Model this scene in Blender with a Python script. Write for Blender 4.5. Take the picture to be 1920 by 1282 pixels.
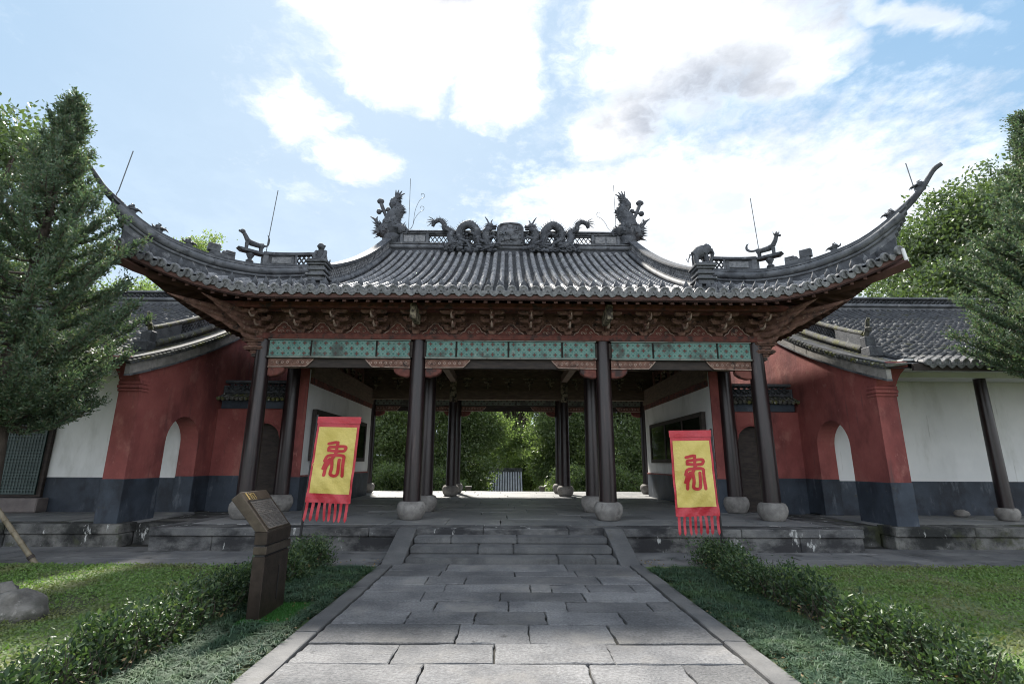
import bpy, bmesh, math, random
import numpy as np
from mathutils import Vector, Matrix, Euler

for _o in list(bpy.data.objects): bpy.data.objects.remove(_o)
SC = bpy.context.scene
COL = SC.collection
rng = random.Random(7)
NR = np.random.default_rng(11)
PI = math.pi

# ------------------------------------------------------------------ camera
PITCH, YAW, ROLL = math.radians(13.5), math.radians(.67), math.radians(.3)
cam_d = bpy.data.cameras.new('camera'); cam = bpy.data.objects.new('camera', cam_d); COL.objects.link(cam)
cam_d.sensor_width = 36.0; cam_d.lens = 947.0 / 1920.0 * 36.0; cam_d.clip_end = 3000; cam_d.clip_start = .05
_F = Vector((math.sin(YAW) * math.cos(PITCH), math.cos(YAW) * math.cos(PITCH), math.sin(PITCH)))
_R = Vector((math.cos(YAW), -math.sin(YAW), 0)); _U = _R.cross(_F)
_R2 = _R * math.cos(ROLL) + _U * math.sin(ROLL); _U2 = _U * math.cos(ROLL) - _R * math.sin(ROLL)
cam.matrix_world = Matrix(((_R2.x, _U2.x, -_F.x, -.11), (_R2.y, _U2.y, -_F.y, 0), (_R2.z, _U2.z, -_F.z, 1.6), (0, 0, 0, 1)))
SC.camera = cam
SC.render.resolution_x, SC.render.resolution_y = 1024, 683

# ------------------------------------------------------------------ sun, exposure
SUN_EL, SUN_AZ = math.radians(46), math.radians(-17)
SUN_DIR = Vector((math.sin(SUN_AZ) * math.cos(SUN_EL), math.cos(SUN_AZ) * math.cos(SUN_EL), math.sin(SUN_EL)))
sl = bpy.data.lights.new('sun', 'SUN'); sl.energy = 2.1; sl.angle = math.radians(5); sl.color = (1, .95, .87)
so = bpy.data.objects.new('sun', sl); COL.objects.link(so); so.location = (0, 0, 40)
so.rotation_euler = SUN_DIR.to_track_quat('Z', 'Y').to_euler()
SC.view_settings.view_transform = 'Standard'; SC.view_settings.look = 'None'
SC.view_settings.exposure = 2.38; SC.view_settings.gamma = 1.0
SC.cycles.max_bounces = 6; SC.cycles.diffuse_bounces = 3; SC.cycles.glossy_bounces = 2
SC.cycles.transmission_bounces = 4; SC.cycles.transparent_max_bounces = 4
SC.cycles.caustics_reflective = False; SC.cycles.caustics_refractive = False
SC.cycles.use_denoising = True; SC.cycles.filter_width = 1.05

# ------------------------------------------------------------------ node helpers
class NT:
    def __init__(s, tree): s.t = tree; s.n = tree.nodes; s.l = tree.links
    def node(s, ty, **kw):
        n = s.n.new(ty)
        for k, v in kw.items(): setattr(n, k, v)
        return n
    def put(s, sock, val):
        if isinstance(val, bpy.types.NodeSocket): s.l.new(val, sock)
        elif val is not None:
            if isinstance(val, (tuple, list)) and len(val) == 3 and sock.type == 'RGBA': val = (*val, 1)
            sock.default_value = val
    def m(s, op, a, b=None, c=None, clamp=False):
        n = s.node('ShaderNodeMath', operation=op, use_clamp=clamp)
        s.put(n.inputs[0], a)
        if b is not None: s.put(n.inputs[1], b)
        if c is not None: s.put(n.inputs[2], c)
        return n.outputs[0]
    def v(s, op, a, b=None):
        n = s.node('ShaderNodeVectorMath', operation=op)
        s.put(n.inputs[0], a)
        if b is not None: s.put(n.inputs[1], b)
        return n.outputs['Value'] if op in ('LENGTH', 'DISTANCE', 'DOT_PRODUCT') else n.outputs[0]
    def noise(s, vec, scale, detail=6, rough=.6, dist=0):
        n = s.node('ShaderNodeTexNoise'); s.put(n.inputs['Vector'], vec)
        n.inputs['Scale'].default_value = scale; n.inputs['Detail'].default_value = detail
        n.inputs['Roughness'].default_value = rough; n.inputs['Distortion'].default_value = dist
        return n.outputs['Fac']
    def ncol(s, vec, scale, detail=4):
        n = s.node('ShaderNodeTexNoise'); s.put(n.inputs['Vector'], vec)
        n.inputs['Scale'].default_value = scale; n.inputs['Detail'].default_value = detail
        return n.outputs['Color']
    def ss(s, x, a, b, lo=0., hi=1.):
        n = s.node('ShaderNodeMapRange', interpolation_type='SMOOTHSTEP')
        s.put(n.inputs[0], x); s.put(n.inputs[1], a); s.put(n.inputs[2], b); s.put(n.inputs[3], lo); s.put(n.inputs[4], hi)
        return n.outputs[0]
    def mix(s, f, a, b, mode='MIX'):
        n = s.node('ShaderNodeMix', data_type='RGBA', blend_type=mode)
        s.put(n.inputs[0], f); s.put(n.inputs[6], a); s.put(n.inputs[7], b)
        return n.outputs[2]
    def sep(s, vec):
        n = s.node('ShaderNodeSeparateXYZ'); s.put(n.inputs[0], vec); return n.outputs
    def comb(s, x, y, z):
        n = s.node('ShaderNodeCombineXYZ'); s.put(n.inputs[0], x); s.put(n.inputs[1], y); s.put(n.inputs[2], z); return n.outputs[0]

# ------------------------------------------------------------------ world: sky with clouds
W = bpy.data.worlds.new('World'); SC.world = W; W.use_nodes = True
w = NT(W.node_tree); w.n.clear()
sky = w.node('ShaderNodeTexSky', sky_type='NISHITA'); sky.sun_disc = False
sky.sun_elevation = SUN_EL; sky.sun_rotation = SUN_AZ; sky.altitude = 50; sky.air_density = 1.15; sky.dust_density = 1.6; sky.ozone_density = 2.2
D = w.node('ShaderNodeTexCoord').outputs['Generated']
dx, dy, dz = w.sep(D)
den = w.m('ADD', w.m('MAXIMUM', dz, 0.0), .12)
uv = w.comb(w.m('DIVIDE', dx, den), w.m('DIVIDE', dy, den), 0.0)
nd = w.v('SCALE', w.v('SUBTRACT', w.ncol(uv, 3.2, 6), (.5, .5, .5))); nd.node.inputs[3].default_value = .22
nd2 = w.v('SCALE', w.v('SUBTRACT', w.ncol(uv, 12, 5), (.5, .5, .5))); nd2.node.inputs[3].default_value = .10
uvd = w.v('ADD', w.v('ADD', uv, nd), nd2)
def ell(cu, cv, ru, rv, src=None):
    q = w.v('MULTIPLY', w.v('SUBTRACT', src or uvd, (cu, cv, 0)), (1 / ru, 1 / rv, 0))
    return w.m('SUBTRACT', 1.0, w.v('LENGTH', q))
def mx(vals):
    o = vals[0]
    for x in vals[1:]: o = w.m('MAXIMUM', o, x)
    return o
fb = w.noise(uv, 5.0, 10, .62); fb2 = w.noise(uv, 2.1, 6, .55); fb3 = w.noise(w.v('MULTIPLY', uv, (1, 1.0, 1)), 17.0, 8, .65)
cum = mx([ell(-.17, .76, .25, .30), ell(-.03, .98, .13, .15), ell(-.24, .97, .14, .12), w.m('MULTIPLY', ell(-.49, 1.12, .10, .13), .5), w.m('MULTIPLY', ell(-.42, 1.27, .115, .11), .5),
          ell(.40, .86, .28, .29), ell(.28, 1.12, .16, .15), ell(.60, .90, .13, .14), ell(.22, .80, .09, .16)])
edge = w.noise(w.v('ADD', uv, nd2), 9.0, 12, .66)
cth = w.m('ADD', cum, w.m('MULTIPLY', w.m('SUBTRACT', edge, .5), 1.0))          # cloud thickness
cum = w.ss(cth, -.16, .55)
thin = mx([ell(1.0, 1.62, 1.05, .68), ell(.55, 1.47, .62, .32)])
thin = w.ss(w.m('ADD', thin, w.m('MULTIPLY', w.m('SUBTRACT', fb3, .5), .9)), -.20, .52, 0., .88)
band = w.ss(w.m('ADD', ell(.76, .78, .26, .05), w.m('MULTIPLY', w.m('SUBTRACT', edge, .5), 1.1)), .0, .7, 0., .7)
gen = w.m('MULTIPLY', w.ss(w.m('ADD', fb2, w.m('MULTIPLY', w.m('SUBTRACT', fb, .5), .5)), .38, .58, 0, .95), w.ss(w.sep(uv)[1], .66, .40))
wisp = w.m('MULTIPLY', w.ss(w.noise(w.v('ADD', uv, nd), 2.6, 9, .68), .50, .82), .5)
mask = mx([cum, thin, band, gen, wisp, w.ss(dz, .62, .0, .02, .35)])
sun_cos = w.v('DOT_PRODUCT', D, tuple(SUN_DIR))
lit = w.mix(w.ss(sun_cos, .55, -.1), (4.9, 5.1, 5.4), (10.2, 10.4, 10.8))         # clouds facing the sun are whiter; those out of view brightened as added fill
lit = w.mix(w.ss(sun_cos, .80, 1.0), lit, (7.0, 6.9, 6.8))
shade = w.ss(w.m('ADD', w.m('ADD', mx([ell(.44, 1.06, .30, .26, uv), ell(-.06, .70, .20, .17, uv), ell(.60, .74, .26, .12, uv)]), w.m('MULTIPLY', w.m('SUBTRACT', fb, .5), 1.1)), 0.0), -.05, .8)
grey = w.m('MULTIPLY', w.m('MULTIPLY', shade, w.ss(cth, .05, .55)), .9)
tex = w.ss(w.noise(w.v('ADD', uv, nd2), 6.0, 9, .6), .35, .70, .78, 1.08)
n_ = w.v('SCALE', w.mix(grey, lit, (2.2, 2.42, 2.85))); w.put(n_.node.inputs[3], tex); ccol = n_
skyc = w.v('DIVIDE', w.v('MULTIPLY', sky.outputs[0], (1.42, 2.58, 4.65)), w.v('ADD', w.v('MULTIPLY', sky.outputs[0], (.52, .77, 1.16)), (1, 1, 1)))
bg = w.node('ShaderNodeBackground'); w.put(bg.inputs[0], w.mix(mask, skyc, ccol)); bg.inputs[1].default_value = .05
w.l.new(bg.outputs[0], w.node('ShaderNodeOutputWorld').inputs[0])

# ------------------------------------------------------------------ materials
MATS = {}
def base_mat(name):
    m = bpy.data.materials.new(name); m.use_nodes = True; t = NT(m.node_tree); t.n.clear()
    out = t.node('ShaderNodeOutputMaterial'); b = t.node('ShaderNodeBsdfPrincipled'); t.l.new(b.outputs[0], out.inputs[0])
    MATS[name] = m
    return m, t, b, out
def mat(name, c1, c2=None, rough=.75, scale=2.5, detail=7, bump=.0, bscale=30, stains=(), stretch=(1, 1, 1), rnd=0., metal=0., spec=.4, sharp=.18, fine=0., fscale=120):
    """mottled surface: two colours by noise, optional stains [(colour, scale, threshold, softness, stretch)], bump, per-object value jitter"""
    m, t, b, out = base_mat(name)
    pos = t.node('ShaderNodeNewGeometry').outputs['Position']
    p = t.v('MULTIPLY', pos, stretch)
    c2 = c2 or c1
    col = t.mix(t.ss(t.noise(p, scale, detail), .5 - sharp, .5 + sharp), c1, c2)
    if fine:
        f = t.m('ADD', 1 - fine, t.m('MULTIPLY', t.noise(pos, fscale, 3, .7), fine * 2))
        n = t.v('SCALE', col); t.put(n.node.inputs[3], f); col = n
    for (c3, sc3, th, soft, st3) in stains:
        col = t.mix(t.ss(t.noise(t.v('MULTIPLY', pos, st3), sc3, 8, .65), th - soft, th + soft), col, c3)
    if rnd:
        r = t.node('ShaderNodeObjectInfo').outputs['Random']
        n = t.v('SCALE', col); t.put(n.node.inputs[3], t.m('ADD', 1 - rnd, t.m('MULTIPLY', r, rnd * 2))); col = n
    t.put(b.inputs['Base Color'], col)
    t.put(b.inputs['Roughness'], t.m('ADD', rough - .08, t.m('MULTIPLY', t.noise(p, scale * 3, 4), .16)))
    b.inputs['Metallic'].default_value = metal
    b.inputs['Specular IOR Level'].default_value = spec
    if bump:
        bn = t.node('ShaderNodeBump'); bn.inputs['Strength'].default_value = min(1, bump); bn.inputs['Distance'].default_value = .02 * max(1, bump)
        t.put(bn.inputs['Height'], t.noise(pos, bscale, 6, .65)); t.l.new(bn.outputs[0], b.inputs['Normal'])
    return m
def leaf_mat(name, cols, rough=.5, trans=.3, spec=.4, tcol=None, patch=None, pscale=1.5):
    m, t, b, out = base_mat(name)
    g = t.node('ShaderNodeNewGeometry')
    r = t.node('ShaderNodeValToRGB'); t.l.new(g.outputs['Random Per Island'], r.inputs[0])
    e = r.color_ramp.elements
    while len(e) < len(cols): e.new(.5)
    for i, c in enumerate(cols): e[i].position = i / (len(cols) - 1); e[i].color = (*c, 1)
    col = r.outputs[0]
    if patch: col = t.mix(t.ss(t.noise(g.outputs['Position'], pscale, 5), .45, .65), col, patch)
    t.put(b.inputs['Base Color'], col); b.inputs['Roughness'].default_value = rough; b.inputs['Specular IOR Level'].default_value = spec
    tr = t.node('ShaderNodeBsdfTranslucent'); t.put(tr.inputs[0], t.mix(1.0, col, tcol or (1.15, 1.3, .65), 'MULTIPLY'))
    ms = t.node('ShaderNodeMixShader'); ms.inputs[0].default_value = trans
    t.l.new(b.outputs[0], ms.inputs[1]); t.l.new(tr.outputs[0], ms.inputs[2]); t.l.new(ms.outputs[0], out.inputs[0])
    return m

mat('soil', (.05, .042, .03), (.075, .068, .04), .95, 1.2, bump=.6, bscale=12)
mat('lawn_soil', (.085, .14, .045), (.13, .135, .07), .95, 1.6, bump=.6, bscale=25)
mat('far_ground', (.04, .06, .02), (.09, .08, .05), .95, .3, bump=.4, bscale=4)
mat('slab', (.090, .091, .096), (.170, .169, .170), .8, 1.3, bump=1.1, bscale=45, rnd=.26, fine=.9, fscale=38,
    stains=[((.06, .06, .062), 6, .68, .05, (1, 1, 1)), ((.21, .20, .185), 1.1, .62, .14, (1, 1, 1))])
mat('kerb', (.075, .076, .078), (.13, .128, .126), .8, 1.7, bump=.5, bscale=50, rnd=.12, fine=.3, fscale=80, stains=[((.08, .075, .065), 3, .66, .1, (1, 1, 1))])
mat('joint', (.018, .018, .017), (.04, .038, .03), .95, 5)
mat('floor_stone', (.16, .165, .17), (.235, .233, .228), .5, .9, bump=.3, bscale=30, rnd=.1, fine=.2, fscale=60,
    stains=[((.11, .11, .11), 2.6, .64, .08, (1, 1, 1)), ((.44, .42, .38), 1.6, .66, .1, (1, 1, 1))])
mat('face_stone', (.10, .10, .102), (.18, .178, .17), .85, 1.6, bump=.6, bscale=40, rnd=.12, fine=.3, fscale=60,
    stains=[((.03, .03, .032), 1.3, .50, .10, (1, 1, 1.8)), ((.50, .50, .48), 3.4, .64, .03, (1.4, 1, .5))])
mat('old_stone', (.10, .10, .10), (.19, .185, .17), .9, 1.6, bump=.7, bscale=30, rnd=.1, fine=.3, fscale=60,
    stains=[((.02, .021, .02), 1.2, .47, .10, (1, 1, 1.2)), ((.05, .055, .025), 1.5, .6, .08, (1, 1, 1)), ((.52, .52, .50), 3.2, .64, .03, (1.6, 1, .6))])
mat('step_stone', (.085, .087, .09), (.14, .14, .138), .85, 1.8, bump=.6, bscale=40, rnd=.1, fine=.4, fscale=50, stains=[((.07, .07, .07), 2.2, .6, .1, (1, 1, 1))])
mat('pave', (.095, .096, .10), (.16, .158, .155), .8, 1.4, bump=.5, bscale=40, rnd=.15, fine=.3, stains=[((.055, .055, .055), 2, .6, .08, (1, 1, 1))])
mat('plinth', (.17, .16, .15), (.30, .285, .265), .85, 4, bump=.5, bscale=45, fine=.3, stains=[((.14, .13, .12), 5, .62, .08, (1, 1, 1))])
mat('lacquer', (.010, .007, .008), (.022, .011, .012), .33, 3, stretch=(6, 6, .5), spec=.5, bump=.12, bscale=8, stains=[((.05, .032, .03), 2.2, .62, .1, (5, 5, .4)), ((.09, .07, .065), 7, .74, .03, (2, 2, .5))])
mat('dark_wood', (.026, .021, .019), (.052, .040, .034), .75, 4, stretch=(1, 1, 4), bump=.2)
mat('red_wood', (.11, .034, .027), (.19, .066, .05), .75, 6, bump=.4, bscale=25, stains=[((.045, .03, .028), 5, .56, .08, (1, 1, 1)), ((.20, .13, .10), 14, .67, .04, (1, 1, 1))])
mat('brown_carve', (.12, .062, .048), (.23, .125, .095), .8, 7, bump=.8, bscale=22, stains=[((.04, .028, .025), 6, .60, .08, (1, 1, 1)), ((.30, .21, .165), 16, .62, .05, (1, 1, 1))])
mat('pale_carve', (.30, .20, .165), (.50, .39, .33), .8, 9, bump=.4, stains=[((.14, .07, .05), 8, .6, .08, (1, 1, 1))])
mat('inner_carve', (.28, .235, .17), (.46, .40, .30), .8, 7, bump=.4, stains=[((.05, .04, .035), 8, .5, .1, (1, 1, 1))])
mat('inner_wood', (.12, .085, .065), (.19, .14, .105), .7, 4, stretch=(1, 1, 4), bump=.3)
mat('rafter', (.055, .026, .02), (.09, .042, .032), .8, 5)
mat('fascia', (.028, .012, .010), (.05, .018, .015), .7, 5)
mat('tile', (.105, .109, .120), (.225, .227, .235), .62, 4, bump=.5, bscale=35, rnd=.2, fine=.3, fscale=50,
    stains=[((.05, .05, .055), 5, .6, .08, (1, 1, 1)), ((.33, .32, .31), 6, .66, .05, (1, 1, 1)), ((.09, .095, .05), 3.2, .68, .05, (1, 1, 1))])
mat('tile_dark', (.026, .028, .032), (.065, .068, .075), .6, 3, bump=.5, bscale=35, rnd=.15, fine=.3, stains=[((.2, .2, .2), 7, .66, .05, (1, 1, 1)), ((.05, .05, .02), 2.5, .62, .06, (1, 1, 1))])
mat('ridge_grey', (.075, .08, .09), (.14, .145, .155), .7, 3, bump=.5, bscale=30, fine=.25, stains=[((.045, .047, .052), 4, .56, .08, (1, 1, 1)), ((.26, .26, .26), 5, .67, .05, (1, 1, 1))])
mat('ridge_dark', (.040, .043, .050), (.085, .09, .10), .75, 5, bump=.7, bscale=25, stains=[((.16, .165, .175), 7, .63, .06, (1, 1, 1))])
mat('moss_tile', (.045, .047, .042), (.12, .118, .11), .85, 6, bump=.7, bscale=25, stains=[((.10, .10, .025), 4, .55, .06, (1, 1, 1)), ((.40, .40, .38), 8, .64, .04, (1, 1, 1))])
mat('red_plaster', (.225, .062, .056), (.30, .092, .08), .88, 1.3, bump=.5, bscale=7, fine=.12, fscale=30, stains=[((.15, .042, .040), .9, .56, .10, (1, 1, .5)), ((.34, .14, .115), 1.5, .64, .10, (1, 1, .7)),
    ((.12, .06, .056), 2.6, .66, .08, (3, 3, .22)), ((.30, .12, .10), 7, .66, .05, (1.2, 1.2, .6)), ((.42, .33, .30), 9, .76, .025, (1, 1, .6)), ((.09, .05, .05), 5, .72, .04, (1, 1, 1))])
mat('dado', (.026, .034, .047), (.050, .063, .084), .7, 1.2, bump=.2, bscale=10, fine=.12, fscale=30, stains=[((.018, .022, .03), 1.4, .55, .1, (1, 1, .6)), ((.10, .115, .135), 2.5, .64, .08, (1.5, 1.5, .5)), ((.30, .31, .32), 6, .72, .02, (1, 1, .7)), ((.05, .05, .045), 5, .68, .06, (1, 1, 1))])
mat('white_plaster', (.70, .705, .70), (.79, .79, .78), .85, .9, bump=.1, bscale=5, stains=[((.52, .52, .49), 1.0, .62, .14, (1, 1, .4)), ((.44, .44, .41), 2.4, .68, .07, (3, 3, .25)), ((.38, .37, .34), 5, .74, .05, (1, 1, .8))])
mat('bronze', (.062, .049, .039), (.105, .084, .066), .38, 8, metal=.65, bump=.12, bscale=60)
mat('bronze_dark', (.035, .027, .022), (.06, .045, .036), .45, 8, metal=.6, bump=.1)
mat('gold', (.55, .40, .16), (.65, .48, .2), .4, 5, metal=.6)
mat('text_plate', (.10, .092, .086), (.15, .138, .128), .4, 6, metal=.4, bump=.1)
mat('text_grey', (.05, .045, .042), (.07, .062, .056), .5, 5)
mat('cloth_red', (.40, .022, .036), (.50, .036, .05), .42, 3, spec=.5, bump=1.2, bscale=5, fine=.08, fscale=60)
mat('cloth_yellow', (.55, .43, .10), (.66, .53, .16), .48, 2, spec=.4, bump=1.2, bscale=4, fine=.06, fscale=60)
mat('ink_red', (.42, .022, .028), (.47, .03, .035), .5, 3)
mat('ink_gold', (.60, .40, .10), (.66, .46, .12), .5, 3)
mat('iron', (.014, .013, .014), (.024, .022, .022), .5, 5)
mat('wire', (.10, .11, .12), (.15, .16, .17), .5, 5)
mat('bamboo', (.15, .125, .085), (.24, .20, .14), .6, 3, stretch=(4, 4, 1), stains=[((.16, .12, .07), 5, .62, .06, (1, 1, 1))])
mat('rock', (.085, .078, .07), (.21, .195, .175), .9, 3.5, bump=1.6, bscale=11, stains=[((.05, .055, .04), 2, .58, .1, (1, 1, 1)), ((.30, .28, .25), 5, .68, .05, (1, 1, 1))])
mat('bark', (.045, .035, .028), (.085, .068, .055), .95, 6, stretch=(3, 3, .6), bump=.9, bscale=20)
mat('teal_frame', (.16, .20, .18), (.26, .28, .25), .75, 5, stains=[((.11, .05, .04), 4, .6, .08, (1, 1, 1))])
mat('cap_face', (.12, .123, .13), (.24, .24, .245), .7, 14, bump=.8, bscale=45, rnd=.15)
mat('door_green', (.018, .035, .033), (.03, .05, .048), .5, 5)
mat('door_lattice', (.05, .085, .08), (.08, .12, .11), .5, 5)
mat('sill_stone', (.15, .13, .125), (.22, .19, .18), .85, 3, bump=.4)
mat('turf', (.03, .11, .02), (.05, .15, .03), .8, 20)
mat('pavilion_tile', (.30, .31, .34), (.42, .43, .46), .6, 3)
mat('pavilion_pan', (.05, .05, .055), (.08, .08, .085), .7, 3)
mat('paper', (.30, .32, .32), (.42, .43, .42), .7, 4, sharp=.06, stains=[((.16, .24, .22), 1.5, .55, .03, (1, 1, 1))])
m, t, b, out = base_mat('glass')
b.inputs['Base Color'].default_value = (.05, .06, .06, 1); b.inputs['Roughness'].default_value = .05; b.inputs['Specular IOR Level'].default_value = .6
b.inputs['Transmission Weight'].default_value = .85; b.inputs['IOR'].default_value = 1.1

def teal_mat(name, teal1, teal2, red, pale, cell=.119):
    m, t, b, out = base_mat(name)
    pos = t.node('ShaderNodeNewGeometry').outputs['Position']; x, y, z = t.sep(pos)
    gx = t.m('DIVIDE', x, cell); gz = t.m('DIVIDE', t.m('SUBTRACT', z, 3.945), cell)
    fx = t.m('SUBTRACT', t.m('FRACT', t.m('ADD', gx, 100)), .5); fz = t.m('SUBTRACT', t.m('FRACT', gz), .5)
    par = t.m('MODULO', t.m('ADD', t.m('FLOOR', t.m('ADD', gx, 100)), t.m('FLOOR', gz)), 2.0)
    ax, az = t.m('ABSOLUTE', fx), t.m('ABSOLUTE', fz)
    # four-petal cross
    mn, mxx = t.m('MINIMUM', ax, az), t.m('MAXIMUM', ax, az)
    cross = t.m('MULTIPLY', t.m('LESS_THAN', mn, .13), t.m('LESS_THAN', mxx, .36))
    r = t.v('LENGTH', t.comb(fx, fz, 0))
    ring = t.m('LESS_THAN', t.m('ABSOLUTE', t.m('SUBTRACT', r, .33)), .055)
    dot = t.m('LESS_THAN', r, .12)
    grid = t.m('GREATER_THAN', mxx, .462)
    n = t.noise(pos, 5, 7)
    c = t.mix(t.ss(n, .35, .65), teal1, teal2)
    c = t.mix(t.m('MULTIPLY', grid, .45), c, pale)
    c = t.mix(t.m('MULTIPLY', t.m('MULTIPLY', ring, par), .55), c, pale); c = t.mix(t.m('MULTIPLY', t.m('MULTIPLY', dot, par), .7), c, tuple(k * .4 for k in teal1))
    c = t.mix(t.m('MULTIPLY', t.m('MULTIPLY', cross, t.m('SUBTRACT', 1.0, par)), .9), c, red)
    c = t.mix(t.ss(t.noise(pos, 9, 8, .7), .56, .70, 0, .75), c, pale)
    c = t.mix(t.ss(t.noise(pos, 2.2, 8, .6), .50, .68, 0, .8), c, (.065, .065, .06))
    t.put(b.inputs['Base Color'], c); b.inputs['Roughness'].default_value = .8
teal_mat('teal', (.085, .225, .205), (.14, .30, .27), (.15, .045, .038), (.34, .40, .36))
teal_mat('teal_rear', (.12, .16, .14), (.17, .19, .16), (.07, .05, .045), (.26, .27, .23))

leaf_mat('juniper_leaf', [(.055, .090, .058), (.080, .125, .075), (.105, .155, .085), (.09, .135, .10), (.14, .17, .10), (.11, .10, .07)], .55, .34, tcol=(1.1, 1.25, .75))
leaf_mat('camphor_leaf', [(.05, .078, .038), (.078, .115, .05), (.11, .15, .065), (.06, .09, .044), (.14, .18, .08)], .36, .36, spec=.6)
leaf_mat('grove_leaf', [(.11, .15, .075), (.15, .20, .095), (.20, .26, .125), (.125, .165, .08), (.23, .28, .14)], .34, .55, spec=.5)
leaf_mat('grove_pale', [(.13, .18, .06), (.19, .25, .085), (.25, .29, .12)], .5, .5)
leaf_mat('hedge_leaf', [(.02, .04, .022), (.036, .066, .032), (.06, .10, .045), (.026, .05, .027), (.085, .13, .05), (.045, .08, .036), (.14, .18, .07)], .46, .28, spec=.32)
leaf_mat('mondo_leaf', [(.022, .05, .030), (.04, .08, .046), (.075, .12, .075), (.03, .06, .035)], .6, .15, spec=.22, patch=(.055, .10, .045), pscale=2.2)
leaf_mat('grass_leaf', [(.10, .18, .05), (.14, .235, .065), (.175, .265, .085), (.15, .20, .08)], .6, .38, patch=(.18, .19, .09), pscale=1.1)
leaf_mat('turf_leaf', [(.03, .11, .02), (.045, .15, .03), (.035, .095, .02)], .5, .3)
leaf_mat('dry_leaf', [(.12, .08, .04), (.2, .13, .06), (.26, .2, .1)], .7, .1)

# ------------------------------------------------------------------ mesh helpers
class MB:
    def __init__(s): s.v = []; s.f = []
    def add(s, V, F):
        o = len(s.v); s.v.extend([tuple(p) for p in V]); s.f.extend([tuple(i + o for i in q) for q in F]); return s
    def box(s, x0, x1, y0, y1, z0, z1):
        return s.add([(x0, y0, z0), (x1, y0, z0), (x1, y1, z0), (x0, y1, z0), (x0, y0, z1), (x1, y0, z1), (x1, y1, z1), (x0, y1, z1)],
                     [(3, 2, 1, 0), (4, 5, 6, 7), (0, 1, 5, 4), (1, 2, 6, 5), (2, 3, 7, 6), (3, 0, 4, 7)])
    def obox(s, c, size, mtx):
        hx, hy, hz = [k / 2 for k in size]; c = Vector(c)
        V = [c + mtx @ Vector((a * hx, b_ * hy, d * hz)) for d in (-1, 1) for a, b_ in ((-1, -1), (1, -1), (1, 1), (-1, 1))]
        return s.add(V, [(3, 2, 1, 0), (4, 5, 6, 7), (0, 1, 5, 4), (1, 2, 6, 5), (2, 3, 7, 6), (3, 0, 4, 7)])
    def prism(s, poly, axis, a0, a1):
        n = len(poly)
        mk = {'y': lambda p, a: (p[0], a, p[1]), 'x': lambda p, a: (a, p[0], p[1]), 'z': lambda p, a: (p[0], p[1], a)}[axis]
        V = [mk(p, a0) for p in poly] + [mk(p, a1) for p in poly]
        return s.add(V, [tuple(range(n))[::-1], tuple(range(n, 2 * n))] + [(i, (i + 1) % n, n + (i + 1) % n, n + i) for i in range(n)])
    def tube(s, path, rad, n=8, caps=True, flat=1.0):
        P = [Vector(p) for p in path]
        if isinstance(rad, (int, float)): rad = [rad] * len(P)
        ref = None; V = []; F = []
        for i, p in enumerate(P):
            tg = (P[min(i + 1, len(P) - 1)] - P[max(i - 1, 0)]).normalized()
            if ref is None:
                ref = Vector((0, 0, 1)) if abs(tg.z) < .9 else Vector((0, 1, 0))
            a = (ref - tg * ref.dot(tg))
            if a.length < 1e-5: a = tg.orthogonal()
            a.normalize(); b_ = tg.cross(a); ref = a
            for k in range(n):
                an = 2 * PI * k / n; V.append(p + a * (math.cos(an) * rad[i]) + b_ * (math.sin(an) * rad[i] * flat))
        for i in range(len(P) - 1):
            for k in range(n):
                F.append((i * n + k, i * n + (k + 1) % n, (i + 1) * n + (k + 1) % n, (i + 1) * n + k))
        if caps: F += [tuple(range(n))[::-1], tuple(range((len(P) - 1) * n, len(P) * n))]
        return s.add(V, F)
    def lathe(s, cx, cy, prof, n=20):
        V = []; F = []
        for r, z in prof:
            for k in range(n): V.append((cx + r * math.cos(2 * PI * k / n), cy + r * math.sin(2 * PI * k / n), z))
        for i in range(len(prof) - 1):
            for k in range(n): F.append((i * n + k, i * n + (k + 1) % n, (i + 1) * n + (k + 1) % n, (i + 1) * n + k))
        F += [tuple(range(n))[::-1], tuple(range((len(prof) - 1) * n, len(prof) * n))]
        return s.add(V, F)
    def spike(s, p, d, L, r, n=5):
        p = Vector(p); d = Vector(d).normalized(); a = d.orthogonal().normalized(); b_ = d.cross(a)
        V = [p + a * (r * math.cos(2 * PI * k / n)) + b_ * (r * math.sin(2 * PI * k / n)) for k in range(n)] + [p + d * L]
        return s.add(V, [(k, (k + 1) % n, n) for k in range(n)] + [tuple(range(n))[::-1]])
    def blob(s, c, r, jit=.12, nu=10, nv=7, seed=None):
        R_ = random.Random(seed if seed is not None else rng.random())
        if isinstance(r, (int, float)): r = (r, r, r)
        V = [(c[0], c[1], c[2] - r[2])]
        for i in range(1, nv):
            ph = PI * i / nv
            for k in range(nu):
                j = 1 + R_.uniform(-jit, jit); th = 2 * PI * k / nu
                V.append((c[0] + r[0] * j * math.sin(ph) * math.cos(th), c[1] + r[1] * j * math.sin(ph) * math.sin(th), c[2] - r[2] * j * math.cos(ph)))
        V.append((c[0], c[1], c[2] + r[2])); F = []
        for k in range(nu): F.append((0, 1 + (k + 1) % nu, 1 + k))
        for i in range(nv - 2):
            for k in range(nu):
                a = 1 + i * nu; F.append((a + k, a + (k + 1) % nu, a + nu + (k + 1) % nu, a + nu + k))
        a = 1 + (nv - 2) * nu
        for k in range(nu): F.append((a + k, a + (k + 1) % nu, len(V) - 1))
        return s.add(V, F)
    def mirror(s):
        s.v = [(-x, y, z) for x, y, z in s.v]; s.f = [tuple(reversed(q)) for q in s.f]; return s
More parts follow.
